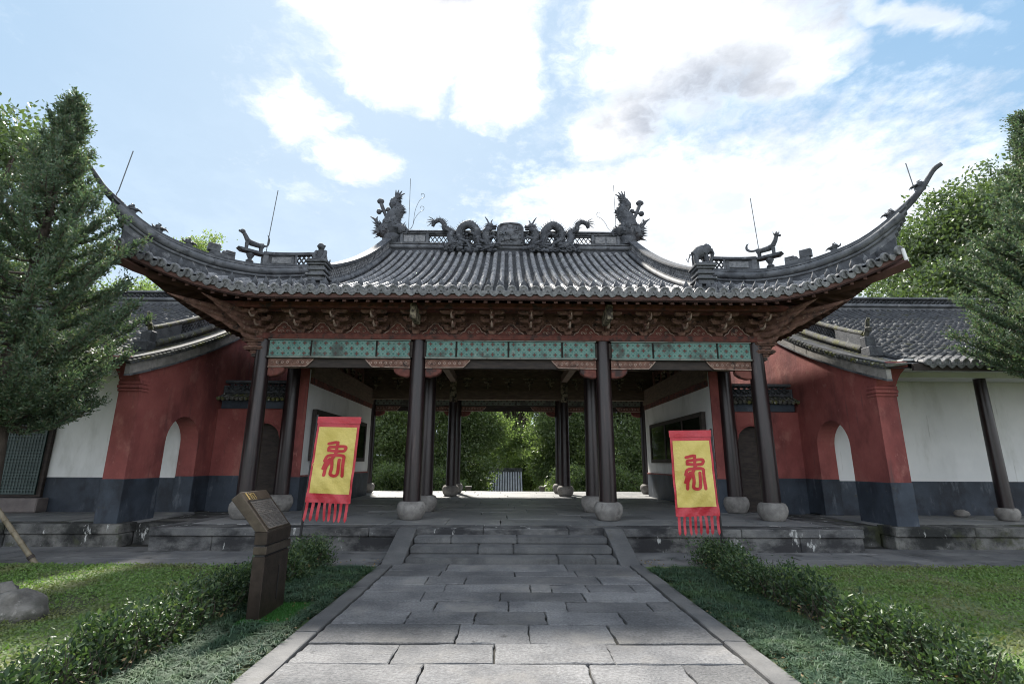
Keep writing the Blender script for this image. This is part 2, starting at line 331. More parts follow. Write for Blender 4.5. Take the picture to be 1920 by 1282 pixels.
    def mesh(s, name, m, smooth=False, bevel=0., seg=1):
        me = bpy.data.meshes.new(name); me.from_pydata(s.v, [], s.f); me.materials.append(MATS[m])
        if bevel:
            bm = bmesh.new(); bm.from_mesh(me)
            ed = [e for e in bm.edges if len(e.link_faces) == 2 and e.calc_face_angle(0) > .6]
            bmesh.ops.bevel(bm, geom=ed, offset=bevel, segments=seg, affect='EDGES', clamp_overlap=True)
            bm.to_mesh(me); bm.free()
        if smooth:
            me.polygons.foreach_set('use_smooth', [True] * len(me.polygons))
            me.set_sharp_from_angle(angle=math.radians(50))
        me.update(); return me
    def build(s, name, m, parent=None, **kw):
        return link(name, s.mesh(name, m, **kw), parent)

def wtrans(o):
    t_ = Vector((0, 0, 0))
    while o is not None: t_ = t_ + o.location; o = o.parent
    return t_
def link(name, me, parent=None, loc=(0, 0, 0), rot=None, scale=None):
    o = bpy.data.objects.new(name, me); COL.objects.link(o)
    if parent is not None: o.parent = parent; o.location = Vector(loc) - wtrans(parent)
    else: o.location = loc
    if rot is not None: o.rotation_euler = rot
    if scale is not None: o.scale = scale
    return o
def tag(o, label=None, cat=None, group=None, kind=None):
    if label: o['label'] = label
    if cat: o['category'] = cat
    if group: o['group'] = group
    if kind: o['kind'] = kind
    return o
def thing(name, loc, label, cat, group=None):
    o = bpy.data.objects.new(name, None); o.empty_display_size = .2; COL.objects.link(o); o.location = loc
    return tag(o, label, cat, group)
def part(name, parent):                  # an empty part that groups sub-parts
    o = bpy.data.objects.new(name, None); COL.objects.link(o); o.parent = parent; o.location = -wtrans(parent); return o
def np_mesh(name, V, quads, m, smooth=False):
    me = bpy.data.meshes.new(name); V = np.asarray(V, np.float32); Q = np.asarray(quads, np.int32); k = Q.shape[1]
    me.vertices.add(len(V)); me.vertices.foreach_set('co', V.ravel())
    me.loops.add(Q.size); me.loops.foreach_set('vertex_index', Q.ravel())
    me.polygons.add(len(Q)); me.polygons.foreach_set('loop_start', np.arange(0, Q.size, k, dtype=np.int32))
    me.polygons.foreach_set('loop_total', np.full(len(Q), k, np.int32))
    if smooth: me.polygons.foreach_set('use_smooth', np.ones(len(Q), bool))
    me.materials.append(MATS[m]); me.update(calc_edges=True); return me
def catmull(pts, n=6):
    P = [Vector(p) for p in pts]; P = [P[0] * 2 - P[1]] + P + [P[-1] * 2 - P[-2]]; out = []
    for i in range(1, len(P) - 2):
        for k in range(n):
            t_ = k / n; a, b_, c, d = P[i - 1:i + 3]
            out.append(.5 * ((2 * b_) + (c - a) * t_ + (2 * a - 5 * b_ + 4 * c - d) * t_ ** 2 + (3 * b_ - a - 3 * c + d) * t_ ** 3))
    out.append(P[-2]); return out
def arc_lerp(vals, n): # interpolate a list to n entries
    return [float(x) for x in np.interp(np.linspace(0, len(vals) - 1, n), range(len(vals)), vals)]

def rough_slab(x0, x1, y0, y1, z0, z1, jit=.008, nseg=4, cham=.008):
    """a hand-cut paving stone: wobbly outline and a worn upper edge"""
    pts = []
    for (ax, ay, bx, by) in ((x0, y0, x1, y0), (x1, y0, x1, y1), (x1, y1, x0, y1), (x0, y1, x0, y0)):
        for k in range(nseg):
            t_ = k / nseg; pts.append((ax + (bx - ax) * t_ + rng.uniform(-jit, jit), ay + (by - ay) * t_ + rng.uniform(-jit, jit)))
    n = len(pts); cx, cy = (x0 + x1) / 2, (y0 + y1) / 2
    tl = [rng.uniform(-.003, .003) for _ in range(2)]
    ins = lambda p: (p[0] - cham * (1 if p[0] > cx else -1), p[1] - cham * (1 if p[1] > cy else -1))
    V = [(p[0], p[1], z0) for p in pts] + [(p[0], p[1], z1 - cham * .8) for p in pts]
    V += [(*ins(p), z1 + tl[0] * (1 if p[0] > cx else -1) + tl[1] * (1 if p[1] > cy else -1)) for p in pts]
    F = [tuple(range(2 * n, 3 * n))]
    for i in range(n):
        j = (i + 1) % n; F += [(i, j, n + j, n + i), (n + i, n + j, 2 * n + j, 2 * n + i)]
    return MB().add(V, F)

# ================================================================== ground, path, paving
def sheet(name, m, x0, x1, y0, y1, nx, ny, zf):
    xs = np.linspace(x0, x1, nx); ys = np.linspace(y0, y1, ny); V = [(x, y, zf(x, y)) for y in ys for x in xs]
    F = [(j * nx + i, j * nx + i + 1, (j + 1) * nx + i + 1, (j + 1) * nx + i) for j in range(ny - 1) for i in range(nx - 1)]
    return MB().add(V, F).build(name, m, smooth=True)
def gz(x, y):
    if y < 26: return 0.
    t_ = min(1, (y - 26) / 10); return -3.2 * (t_ * t_ * (3 - 2 * t_))
ys_ = [-30, -10, 0, 10, 20, 24] + list(np.linspace(26, 36, 9)) + [45, 60, 100, 200, 400, 900]
xs_ = [-900, -300, -100, -50, -25, -12, -6, 0, 6, 12, 25, 50, 100, 300, 900]
V = [(x, y, gz(x, y)) for y in ys_ for x in xs_]; nx = len(xs_)
ground = MB().add(V, [(j * nx + i, j * nx + i + 1, (j + 1) * nx + i + 1, (j + 1) * nx + i) for j in range(len(ys_) - 1) for i in range(nx - 1)]).build('ground', 'far_ground')
tag(ground, 'earth ground spreading around the gate hall and lawns', 'ground', kind='structure')
for s in (-1, 1):
    lw = sheet('lawn', 'lawn_soil', min(s * 2.07, s * 14), max(s * 2.07, s * 14), -3, 8.62, 40, 40, lambda x, y: .006 + .012 * math.sin(x * 2.1 + y) * math.sin(y * 1.7))
    tag(lw, 'mossy soil of the lawn %s' % ('beside the bronze sign' if s < 0 else 'on the side without a sign'), 'lawn', kind='structure')

path = MB().box(-2.09, 2.09, -3.2, 8.78, -.05, .004).build('path', 'joint')
tag(path, 'grey granite slab path leading to the gate steps', 'path', kind='structure')
rows = [(-3.0, -2.45), (-2.45, -1.9), (-1.9, -1.3), (-1.3, -.75), (-.75, -.2), (-.2, .4), (.4, .95), (.95, 1.5), (1.5, 2.0), (2.0, 2.55), (2.55, 3.05), (3.05, 3.58), (3.58, 4.08)]
joints = {}
for r0, r1 in rows:
    xs = []; x = -1.87 + rng.uniform(.5, 1.2)
    while x < 1.4: xs.append(x); x += rng.uniform(.7, 1.25)
    joints[(r0, r1)] = xs
for r0, r1, xs in [(4.08, 4.56, [-.75, .56, 1.32]), (4.56, 5.04, [-1.04, -.19, .80]), (5.04, 5.6, [-.55, .13, .92]), (5.6, 6.05, [-1.12, -.42, .33, 1.13]),
                   (6.05, 6.47, [-.89, -.06, .6, 1.54]), (6.47, 6.92, [-1.1, -.16, .86]), (6.92, 7.32, [-.88, .23, .5, .97, 1.56]), (7.32, 7.8, [-1.18, -.65, 1.2]),
                   (7.8, 8.2, [-1.05, .04, .94]), (8.2, 8.73, [-1.0, .85])]:
    joints[(r0, r1)] = xs
for (r0, r1), xs in joints.items():
    e = [-1.865] + xs + [1.865]
    for a, b_ in zip(e[:-1], e[1:]):
        rough_slab(a + .007, b_ - .007, r0 + .011, r1 - .011, 0, .03 + rng.uniform(-.006, .006), .010, 6, .009).build('slab', 'slab', path)
for s in (-1, 1):
    y = -3.0
    while y < 8.5:
        L = rng.uniform(1.1, 1.9); y2 = min(y + L, 8.58)
        a, b_ = sorted((s * 1.878, s * 2.085)); rough_slab(a, b_, y + .005, y2 - .005, 0, .045 + rng.uniform(-.004, .004), .005).build('kerb_stone', 'kerb', path); y = y2

pv = MB().box(-16, 16, 8.60, 11.2, -.05, .003).build('pavement', 'joint')
tag(pv, 'narrow stone pavement running along the foot of the platform', 'pavement', kind='structure')
for s in (-1, 1):
    y = 8.64
    for k, dpt in enumerate((.52, .6, .6)):
        x = 2.12
        while x < 15:
            L = rng.uniform(.8, 1.7); a, b_ = sorted((s * (x + .006), s * (x + L - .006)))
            if not (y > 9.8 and x + L < 6.5):
                rough_slab(a, b_, y + .006, y + dpt - .006, 0, .022 + rng.uniform(-.005, .005), .012).build('paving_stone', 'pave', pv)
            x += L
        y += dpt

# ================================================================== gate hall
ZP = .43
hall = thing('gate_hall', (0, 16.3, 0), 'open timber gate hall with upswept grey tile roof and dragon ridge', 'gate hall')
plat = MB().box(-6.6, 6.55, 9.96, 22.7, -.02, ZP - .03).build('platform', 'joint', hall)
def stone_course(name, m, x0, x1, y0, y1, z0, z1, lmin, lmax, par, skip=None):
    x = x0
    while x < x1 - .05:
        L = rng.uniform(lmin, lmax)
        if x1 - (x + L) < .5: L = x1 - x
        if not (skip and x > skip[0] - .01 and x + L < skip[1] + .01):
            MB().box(x + .004, x + L - .004, y0 + rng.uniform(0, .008), y1, z0 + .003, z1 - .002).build(name, m, par, bevel=.012)
        x += L
for a, b_ in ((-6.62, -2.07), (2.07, 6.57)):
    stone_course('facing_stone', 'face_stone', a, b_, 9.90, 10.2, 0, .28, 1.1, 2.2, plat)
    stone_course('edge_stone', 'face_stone', a, b_, 9.86, 10.45, .28, ZP, 1.3, 2.4, plat)
stone_course('edge_stone', 'face_stone', -2.07, 2.07, 9.86, 10.45, .30, ZP, 1.2, 1.6, plat)
for s in (-1, 1):     # end faces of the platform
    y = 10.46
    while y < 22.6:
        a, b_ = sorted((s * 6.57, s * 6.25)); MB().box(a, b_, y, y + 1.49, .28, ZP - .004).build('edge_stone', 'face_stone', plat, bevel=.01); y += 1.5
        MB().box(a, b_, y - 1.49, y - .01, .0, .275).build('facing_stone', 'face_stone', plat, bevel=.01)
# floor slabs
y = 10.46
while y < 22.6:
    d = rng.uniform(.7, 1.05); x = -6.22
    while x < 6.2:
        L = rng.uniform(.9, 2.1)
        if 6.22 - (x + L) < .5: L = 6.22 - x
        rough_slab(x + .008, x + L - .008, y + .010, min(y + d, 22.7) - .010, ZP - .05, ZP + rng.uniform(-.005, .003), .010, 4, .008).build('floor_slab', 'floor_stone', plat); x += L
    y += d
# steps and cheek stones
st = MB().box(-1.72, 1.72, 8.80, 9.86, -.02, .06).build('steps', 'joint', hall)
for k, (yf, zt) in enumerate(((8.75, .107), (9.13, .215), (9.50, .323))):
    cuts = [-1.715] + sorted(rng.uniform(-1.1, 1.1) for _ in range(2)) + [1.715]
    if cuts[2] - cuts[1] < .5: cuts[2] = cuts[1] + .6
    for a, b_ in zip(cuts[:-1], cuts[1:]):
        MB().box(a + .003, b_ - .003, yf + rng.uniform(-.006, .006), 9.88, zt - .105, zt).build('step', 'step_stone', st, bevel=.014, seg=2)
for s in (-1, 1):
    a, b_ = sorted((s * 1.73, s * 2.065))
    MB().prism([(8.56, -.02), (8.56, .03), (9.86, ZP + .006), (10.15, ZP + .006), (10.15, -.02)], 'x', a, b_).build('cheek_stone', 'kerb', st, bevel=.012)

# columns
shaft_me = MB().lathe(0, 0, [(.19, 0), (.187, .8), (.178, 2.2), (.165, 3.6), (.160, 4.0)], 24).mesh('shaft', 'lacquer', smooth=True)
pl_me = MB().lathe(0, 0, [(.21, 0), (.235, .02), (.285, .11), (.31, .20), (.30, .29), (.26, .355), (.225, .37), (.20, .372)], 26).mesh('plinth', 'plinth', smooth=True)
YR = [11.4, 13.2, 19.4, 21.2]
def column(x, y, parent=hall, zb=ZP, h=None, sc=1.0, name='column'):
    p = part(name, parent); h = h or 4.33 - zb - .35
    link('plinth', pl_me, p, (x, y, zb + .001), (0, 0, rng.uniform(0, 3)), (sc, sc, sc))
    o = link('shaft', shaft_me, p, (x, y, zb + .365 * sc), (0, 0, rng.uniform(0, 3)), (sc, sc, h / 4.0)); return p
for y in YR:
    for x in (-5.68, -2.12, 2.12, 5.68):
        column(x, y, h=3.52 if y in (13.2, 19.4) else 3.56, sc=1.0 if y != 13.2 else 1.05)

# ---- lintels with painted panels
def lintel(y, m, front=True):
    p = part('lintel', hall); dy = -.10 if front else .10
    MB().box(-5.9, 5.9, y - .09, y + .09, 3.93, 4.30).build('beam', 'dark_wood', p)
    for a, b_ in ((-5.52, -2.29), (-1.95, 1.95), (2.29, 5.52)):
        L = b_ - a; cuts = [a, a + L * (.27 if L > 3.5 else .30), b_ - L * (.27 if L > 3.5 else .24), b_]
        if L > 3.5: cuts = [a, a + L * .18, a + L * .485, a + L * .80, b_]
        for c, d in zip(cuts[:-1], cuts[1:]):
            ya, yb = sorted((y + dy, y + dy * 1.35)); MB().box(c + .022, d - .022, ya, yb, 3.945, 4.302).build('panel', m, p, bevel=.006)
        ya, yb = sorted((y + dy, y + dy * 1.6))
        MB().box(a, b_, ya, yb, 3.900, 3.938).build('lower_moulding', 'teal_frame', p)
        MB().box(a, b_, ya, yb, 4.308, 4.332).build('upper_moulding', 'teal_frame', p)
        # dark tie beam under the panels
        MB().box(a, b_, y - .05, y + .05, 3.70, 3.895).build('tie_beam', 'dark_wood', p)
    return p
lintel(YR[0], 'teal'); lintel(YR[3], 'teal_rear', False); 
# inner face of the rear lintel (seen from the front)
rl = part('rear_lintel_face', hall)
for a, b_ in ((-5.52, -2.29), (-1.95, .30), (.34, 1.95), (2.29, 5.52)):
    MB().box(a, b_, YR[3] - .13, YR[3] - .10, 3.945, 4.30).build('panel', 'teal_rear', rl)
# ---- carved corbels below the lintel
def corbel_mesh(L, m):
    prof = [(0, 0), (0, -.20), (L - .16, -.185), (L - .10, -.15), (L - .04, -.06), (L, -.01), (L, 0)]
    return MB().prism(prof, 'y', -.09, .09)
cm = corbel_mesh(1.02, 0).mesh('corbel', 'brown_carve', bevel=.012)
cm2 = MB().prism([(0, -.205), (0, -.40), (.10, -.41), (.26, -.37), (.36, -.30), (.38, -.205)], 'y', -.08, .08).mesh('corbel_foot', 'red_wood', bevel=.02)
def relief(L):
    b_ = MB(); k = .08
    while k < L - .12:        # pale carved scrolls
        pts = [Vector((k + (.045 - .006 * i) * math.cos(i * .8) + .02 * i * .2, 0, -.10 + (.05 - .007 * i) * math.sin(i * .8))) for i in range(8)]
        for yy in (-.092, .092): b_.tube([(p.x, yy, p.z) for p in pts], .009, 5)
        k += .115
    for yy in (-.09, .09): b_.tube([(0, yy, -.195), (L - .16, yy, -.18), (L - .04, yy, -.06), (L, yy, -.01)], .012, 5)
    return b_
rm = relief(1.02).mesh('scroll_relief', 'pale_carve', smooth=True)
for y in (YR[0], YR[3]):
    for x in (-5.68, -2.12, 2.12, 5.68):
        for s in (-1, 1):
            if abs(x) > 5 and s * x > 0: continue
            o = link('corbel', cm, hall, (x + s * .17, y, 3.893), scale=(s, 1, 1))
            c1 = link('corbel_foot', cm2, o); c1.location = (0, 0, 0)
            c2 = link('scroll_relief', rm, o); c2.location = (0, 0, 0)
# ---- band, carved board, brackets over the lintel
MB().box(-5.95, 5.95, 11.22, 11.58, 4.336, 4.47).build('architrave', 'red_wood', hall, bevel=.01)
MB().box(-5.95, 5.95, 21.02, 21.38, 4.336, 4.47).build('architrave', 'red_wood', hall, bevel=.01)
MB().box(-5.9, 5.9, 11.38, 11.44, 4.47, 5.25).build('bracket_board', 'brown_carve', hall)
MB().box(-5.9, 5.9, 21.16, 21.22, 4.47, 5.25).build('bracket_board', 'brown_carve', hall)
for s in (-1, 1):
    a, b_ = sorted((s * 5.65, s * 5.71)); MB().box(a, b_, 11.45, 21.15, 4.47, 5.25).build('bracket_board', 'brown_carve', hall)
    a, b_ = sorted((s * 5.55, s * 5.81)); MB().box(a, b_, 11.6, 21.0, 4.0, 4.468).build('side_beam', 'dark_wood', hall)
def bow(L, h, y0, y1, z):
    return [[(-L / 2, z + h), (-L / 2, z + h * .55), (-L / 2 + h * .45, z + h * .12), (-L / 2 + h * 1.0, z), (L / 2 - h, z), (L / 2 - h * .45, z + h * .12), (L / 2, z + h * .55), (L / 2, z + h)], 'y', y0, y1]
bk = MB(); bk.prism([(-.10, .09), (-.07, 0), (.07, 0), (.10, .09)], 'y', -.14, .06)
bk.prism(*bow(.46, .09, -.09, -.01, .09)); bk.box(-.04, .04, -.36, .02, .09, .17)
for x in (-.19, .19): bk.box(x - .055, x + .055, -.11, .01, .18, .225)
bk.prism([(-.06, .225), (-.045, .17), (.045, .17), (.06, .225)], 'y', -.37, -.25)
bk.prism(*bow(.52, .085, -.35, -.27, .225)); bk.box(-.04, .04, -.62, -.2, .225, .30)
for x in (-.22, .22): bk.box(x - .05, x + .05, -.37, -.25, .31, .35)
bk.prism([(-.06, .345), (-.045, .30), (.045, .30), (.06, .345)], 'y', -.62, -.5)
bk.prism(*bow(.58, .08, -.60, -.52, .345)); bk.box(-.035, .035, -.72, -.3, .345, .41)
brk_me = bk.mesh('bracket', 'brown_carve', bevel=.008)
hk = MB().tube([(0, -.30, .14), (0, -.45, .10), (0, -.53, .14), (0, -.55, .20)], [.034, .03, .022, .012], 6)
hk.tube([(0, -.58, .27), (0, -.72, .23), (0, -.80, .27), (0, -.82, .33)], [.032, .028, .02, .01], 6)
hook_me = hk.mesh('beak', 'pale_carve', smooth=True)
n_b = 14; bxs = [-5.68 + k * (11.36 / (n_b - 1)) for k in range(n_b)]
for x in bxs:
    o = link('bracket', brk_me, hall, (x, 11.36, 4.475)); b2 = link('beak', hook_me, o); b2.location = (0, 0, 0)
# mountain-shaped carved boards between the brackets
mp = MB().prism([(-.30, 0), (-.26, .05), (-.20, .075), (-.15, .16), (-.10, .19), (-.06, .25), (0, .27), (.06, .25), (.10, .19), (.15, .16), (.20, .075), (.26, .05), (.30, 0)], 'y', -.05, .0)
mp_me = mp.mesh('carved_board', 'red_wood')
ml = MB().tube([(-.30, -.055, .01), (-.26, -.055, .05), (-.20, -.055, .075), (-.15, -.055, .16), (-.10, -.055, .19), (-.06, -.055, .25), (0, -.055, .265), (.06, -.055, .25), (.10, -.055, .19), (.15, -.055, .16), (.20, -.055, .075), (.26, -.055, .05), (.30, -.055, .01)], .010, 5)
for (cx, cz) in ((-.10, .06), (.10, .06), (0, .14), (-.03, .05)):
    ml.tube([(cx + (.04 - .0045 * i) * math.cos(i * .9), -.055, cz + (.04 - .0045 * i) * math.sin(i * .9)) for i in range(8)], .007, 4)
ml_me = ml.mesh('scroll_relief', 'pale_carve', smooth=True)
for a, b_ in zip(bxs[:-1], bxs[1:]):
    o = link('carved_board', mp_me, hall, ((a + b_) / 2, 11.37, 4.478)); q = link('scroll_relief', ml_me, o); q.location = (0, 0, 0)
MB().box(-6.3, 6.3, 10.56, 10.70, 4.89, 5.02).build('eave_purlin', 'red_wood', hall, bevel=.02)
MB().box(-6.0, 6.0, 10.78, 11.0, 4.905, 4.945).build('eave_plank', 'red_wood', hall)
for s in (-1, 1):
    MB().box(s * 2.12 - .07, s * 2.12 + .07, 10.42, 11.0, 4.62, 4.96).build('beam_end', 'inner_carve', hall, bevel=.02)
    a, b_ = sorted((s * 6.32, s * 6.46)); MB().box(a, b_, 10.6, 22.0, 4.89, 5.02).build('eave_purlin', 'red_wood', hall, bevel=.02)
# corner brackets: capital blocks and long pointed arms running out under the corner
for s in (-1, 1):
    cp = MB()
    for k, (w_, z0, z1) in enumerate(((.24, 4.0, 4.08), (.36, 4.08, 4.17), (.30, 4.17, 4.26), (.40, 4.26, 4.36), (.34, 4.36, 4.50))):
        cp.box(5.72 - w_ * .25, 5.72 + w_, 11.4 - w_ * .55, 11.4 + w_ * .5, z0, z1 - .004)
    if s < 0: cp.mirror()
    cp.build('corner_capital', 'brown_carve', hall, bevel=.03, seg=2)
    for k in range(5):
        z = 4.36 + k * .13; L = .55 + k * .36
        for da in ((-.34, .0, .34) if k > 0 else (0,)):
            dx_, dy_ = math.cos(-PI / 4 + da), math.sin(-PI / 4 + da); LL = L * (1 if da == 0 else .8)
            a = Vector((5.7, 11.38, z)); d = Vector((dx_, dy_, 0))
            arm = MB().tube([a, a + d * LL * .55 + Vector((0, 0, -.005)), a + d * LL * .8 + Vector((0, 0, .03)), a + d * LL + Vector((0, 0, .10))], [.07, .068, .055, .006], 8, flat=.7)
            if s < 0: arm.mirror()
            arm.build('corner_arm', 'brown_carve', hall, smooth=True)
# ---- side walls between second and third column rows
for s in (-1, 1):
    wl = part('side_wall', hall)
    xi, xo = s * 5.28, s * 5.62
    a, b_ = sorted((xi, xo)); MB().box(a, b_, 13.22, 19.6, ZP, 4.0).build('wall', 'white_plaster', wl)
    a, b_ = sorted((xi - s * .004, xo)); MB().box(a, b_, 13.18, 13.225, ZP, 4.0).build('end_post', 'red_plaster', wl)
    a, b_ = sorted((xi - s * .02, xo)); MB().box(a, b_, 13.17, 19.62, ZP, 1.24).build('dado', 'dado', wl)
    a, b_ = sorted((xi - s * .03, xo)); MB().box(a, b_, 13.165, 19.625, 1.243, 1.285).build('dado_rail', 'red_plaster', wl)
    a, b_ = sorted((xi - s * .05, xo)); MB().box(a, b_, 13.3, 19.5, 3.62, 3.78).build('top_rail', 'red_wood', wl)
    a, b_ = sorted((xi - s * .08, xo)); MB().box(a, b_, 13.3, 19.5, 3.785, 4.35).build('top_beam', 'inner_wood', wl)
# ---- inner beams, brackets and ceiling
MB().box(-5.6, 5.6, 13.1, 13.3, 4.05, 4.40).build('inner_beam', 'inner_wood', hall)
MB().box(-5.6, 5.6, 19.3, 19.5, 3.96, 4.33).build('inner_beam', 'inner_wood', hall)
MB().box(-5.6, 5.6, 19.37, 19.43, 4.33, 5.2).build('inner_board', 'inner_wood', hall)
MB().box(-5.6, 5.6, 13.17, 13.23, 4.40, 5.2).build('inner_board', 'inner_wood', hall)
for x in (-2.12, 2.12):
    MB().box(x - .11, x + .11, 11.5, 21.1, 4.62, 4.90).build('cross_beam', 'inner_wood', hall)
    MB().box(x - .13, x + .13, 19.2, 19.3, 3.86, 4.75).build('beam_bracket', 'inner_carve', hall)
MB().box(-5.64, 5.64, 11.46, 21.14, 5.20, 5.26).build('ceiling', 'inner_wood', hall)
for k in range(9): MB().box(-5.6, 5.6, 11.9 + k * 1.05, 12.0 + k * 1.05, 5.08, 5.195).build('ceiling_joist', 'inner_wood', hall)
ib = MB()
for k, (L, z) in enumerate(((.16, 0), (.34, .14), (.50, .28))):
    ib.prism(*bow(max(.2, L), .06, -.05, .0, z)); ib.box(-.03, .03, -.10, 0, z - .09, z)
ib.tube([(0, -.1, -.08), (0, -.16, -.12), (0, -.17, -.04)], [.03, .025, .01], 5)
ib_me = ib.mesh('inner_bracket', 'inner_carve')
for yy, zz in ((19.36, 4.46), (13.16, 4.5)):
    for a, b_, n in ((-5.5, -2.2, 4), (-2.0, 2.0, 5), (2.2, 5.5, 4)):
        for k in range(n): link('inner_bracket', ib_me, hall, (a + (b_ - a) * (k + .5) / n, yy, zz))
for s in (-1, 1):
    for k in range(7): link('inner_bracket', ib_me, hall, (s * 5.62, 13.7 + k * .85, 4.5), (0, 0, s * -PI / 2))

# ---- roof surface
XG, YC, HIP = 4.2, 16.3, 17.25
def tt(x): return max(0., min(1.15, (abs(x) - 5.) / 2.9))
def Ye(x): return 9.9 - .55 * tt(x) ** 2
def P_(d): return 5.06 + .40 * d + .027 * d * d
def zr(x, y):
    X, Y = abs(x), YC - abs(y - YC)
    if X > XG and X + Y > HIP: X, Y = HIP - Y, HIP - X
    d = max(0., Y - Ye(X)); return P_(d) + .8 * tt(X) ** 1.9 * max(0., 1 - d / 4.) ** 1.5
roof = part('roof', hall)
def deck():
    b_ = MB()
    us = sorted(set([-XG, XG] + [float(x) for x in np.linspace(-7.9, 7.9, 44)])); mm = 14
    for face in ('front', 'back'):
        G = []
        for u in us:
            lo = Ye(u); hi = YC if abs(u) <= XG + 1e-6 else max(lo + 1e-3, HIP - abs(u)); col = []
            for j in range(mm + 1):
                y_ = lo + (hi - lo) * j / mm; z = zr(u * .99999, y_); col.append((u, y_ if face == 'front' else 2 * YC - y_, z))
            G.append(col)
        for off in (-.09, -.17):
            V = [(p[0], p[1], p[2] + off) for c in G for p in c]
            b_.add(V, [(i * (mm + 1) + j, (i + 1) * (mm + 1) + j, (i + 1) * (mm + 1) + j + 1, i * (mm + 1) + j + 1) for i in range(len(us) - 1) for j in range(mm)])
        V = [(c[0][0], c[0][1], c[0][2] + o_) for c in G for o_ in (-.09, -.17)]
        b_.add(V, [(2 * i, 2 * i + 2, 2 * i + 3, 2 * i + 1) for i in range(len(us) - 1)])
    for s in (-1, 1):           # hipped end slopes, mirrored through the hip line
        vs = [float(x) for x in np.linspace(9.35, 2 * YC - 9.35, 44)]; G = []
        for y_ in vs:
            Yf = YC - abs(y_ - YC); Xs = HIP - Yf; lo = HIP - Ye(Xs); hi = max(XG, HIP - Yf); col = []
            for j in range(mm + 1):
                x_ = lo + (hi - lo) * j / mm; d = lo - x_; t_ = tt(Xs)
                col.append((s * x_, y_, P_(d) + .8 * t_ ** 1.9 * max(0., 1 - d / 4.) ** 1.5))
            G.append(col)
        for off in (-.09, -.17):
            V = [(p[0], p[1], p[2] + off) for c in G for p in c]
            b_.add(V, [(i * (mm + 1) + j, (i + 1) * (mm + 1) + j, (i + 1) * (mm + 1) + j + 1, i * (mm + 1) + j + 1) for i in range(len(vs) - 1) for j in range(mm)])
        V = [(c[0][0], c[0][1], c[0][2] + o_) for c in G for o_ in (-.09, -.17)]
        b_.add(V, [(2 * i, 2 * i + 2, 2 * i + 3, 2 * i + 1) for i in range(len(vs) - 1)])
        gy = [float(x) for x in np.linspace(HIP - XG, 2 * YC - (HIP - XG), 24)]   # gable triangle
        V = []
        for y_ in gy: V += [(s * (XG - .05), y_, 6.2), (s * (XG - .05), y_, P_(YC - abs(y_ - YC) - 9.9) - .05)]
        b_.add(V, [(2 * i, 2 * i + 2, 2 * i + 3, 2 * i + 1) for i in range(len(gy) - 1)])
    return b_
deck().build('roof_deck', 'rafter', roof)
# cover tiles, pan tiles
SP = .2432; NROW = 65; RX = [(k - 32) * SP for k in range(NROW)]
def tile_geo(L=.235, r0=.074, r1=.060, ri=.052, n=7):
    a = [PI * k / (n - 1) for k in range(n)]
    V = [(r0 * math.cos(q), 0, r0 * math.sin(q)) for q in a] + [(r1 * math.cos(q), L, r1 * math.sin(q)) for q in a] + [(ri * math.cos(q), 0, ri * math.sin(q)) for q in a]
    F = [(i + 1, i, n + i, n + i + 1) for i in range(n - 1)] + [(i, i + 1, 2 * n + i + 1, 2 * n + i) for i in range(n - 1)]
    return V, F
TV, TF = tile_geo(); tile_me = MB().add(TV, TF).mesh('cover_tile', 'tile', smooth=True); TVn, TFn = np.array(TV), np.array(TF)
bulkV, bulkF, nb = [], [], 0; panV, panF, npn = [], [], 0; n_ind = 0
def rotx(a): c, s = math.cos(a), math.sin(a); return np.array([[1, 0, 0], [0, c, -s], [0, s, c]])
for x in RX:
    xr = x if abs(x) < 7.9 else math.copysign(7.88, x)
    sl_ = .4; y = Ye(xr) - .01; top = YC - .12 if abs(x) < XG - .05 else HIP - abs(x) + .02; k = 0
    while y < top - .05:
        z = zr(xr, y + .002); sl_ = math.atan2(zr(xr, y + .2) - z, .2) if y + .2 < top else sl_
        lx = xr + rng.uniform(-.006, .006); rz = rng.uniform(-.025, .025)
        if abs(x) < XG - .05 and k < 8:
            link('cover_tile', tile_me, roof, (lx, y, z), (sl_ + rng.uniform(-.01, .01), 0, rz)); n_ind += 1
        else:
            bulkV.append(TVn @ rotx(sl_).T + np.array([lx, y, z])); bulkF.append(TFn + nb); nb += len(TVn)
        y += .2 * math.cos(sl_); k += 1
PX = [-.125, -.06, 0, .06, .125]; PZ = [.0, -.055, -.075, -.055, .0]
for x in [RX[0] - SP / 2] + [r + SP / 2 for r in RX]:
    xr = max(-7.86, min(7.86, x)); y = Ye(xr) - .03; top = YC - .1 if abs(x) < XG else HIP - abs(x)
    while y < top - .02:
        z = zr(xr, max(y, Ye(xr))); y2 = y + .13; z2 = zr(xr, y2)
        V = [(xr + a, y, z + b_ + .022) for a, b_ in zip(PX, PZ)] + [(xr + a, y2, z2 + b_) for a, b_ in zip(PX, PZ)] + [(xr + a, y, z + b_) for a, b_ in zip(PX, PZ)]
        panV.append(np.array(V)); panF.append(np.array([(i, i + 1, 6 + i, 5 + i) for i in range(4)] + [(10 + i, 11 + i, 1 + i, i) for i in range(4)]) + npn); npn += 15
        y = y2
tag(link('cover_tile_rows', np_mesh('cover_tile_rows', np.concatenate(bulkV), np.concatenate(bulkF), 'tile', True), roof), kind='stuff')
tag(link('pan_tiles', np_mesh('pan_tiles', np.concatenate(panV), np.concatenate(panF), 'tile_dark'), roof), kind='stuff')
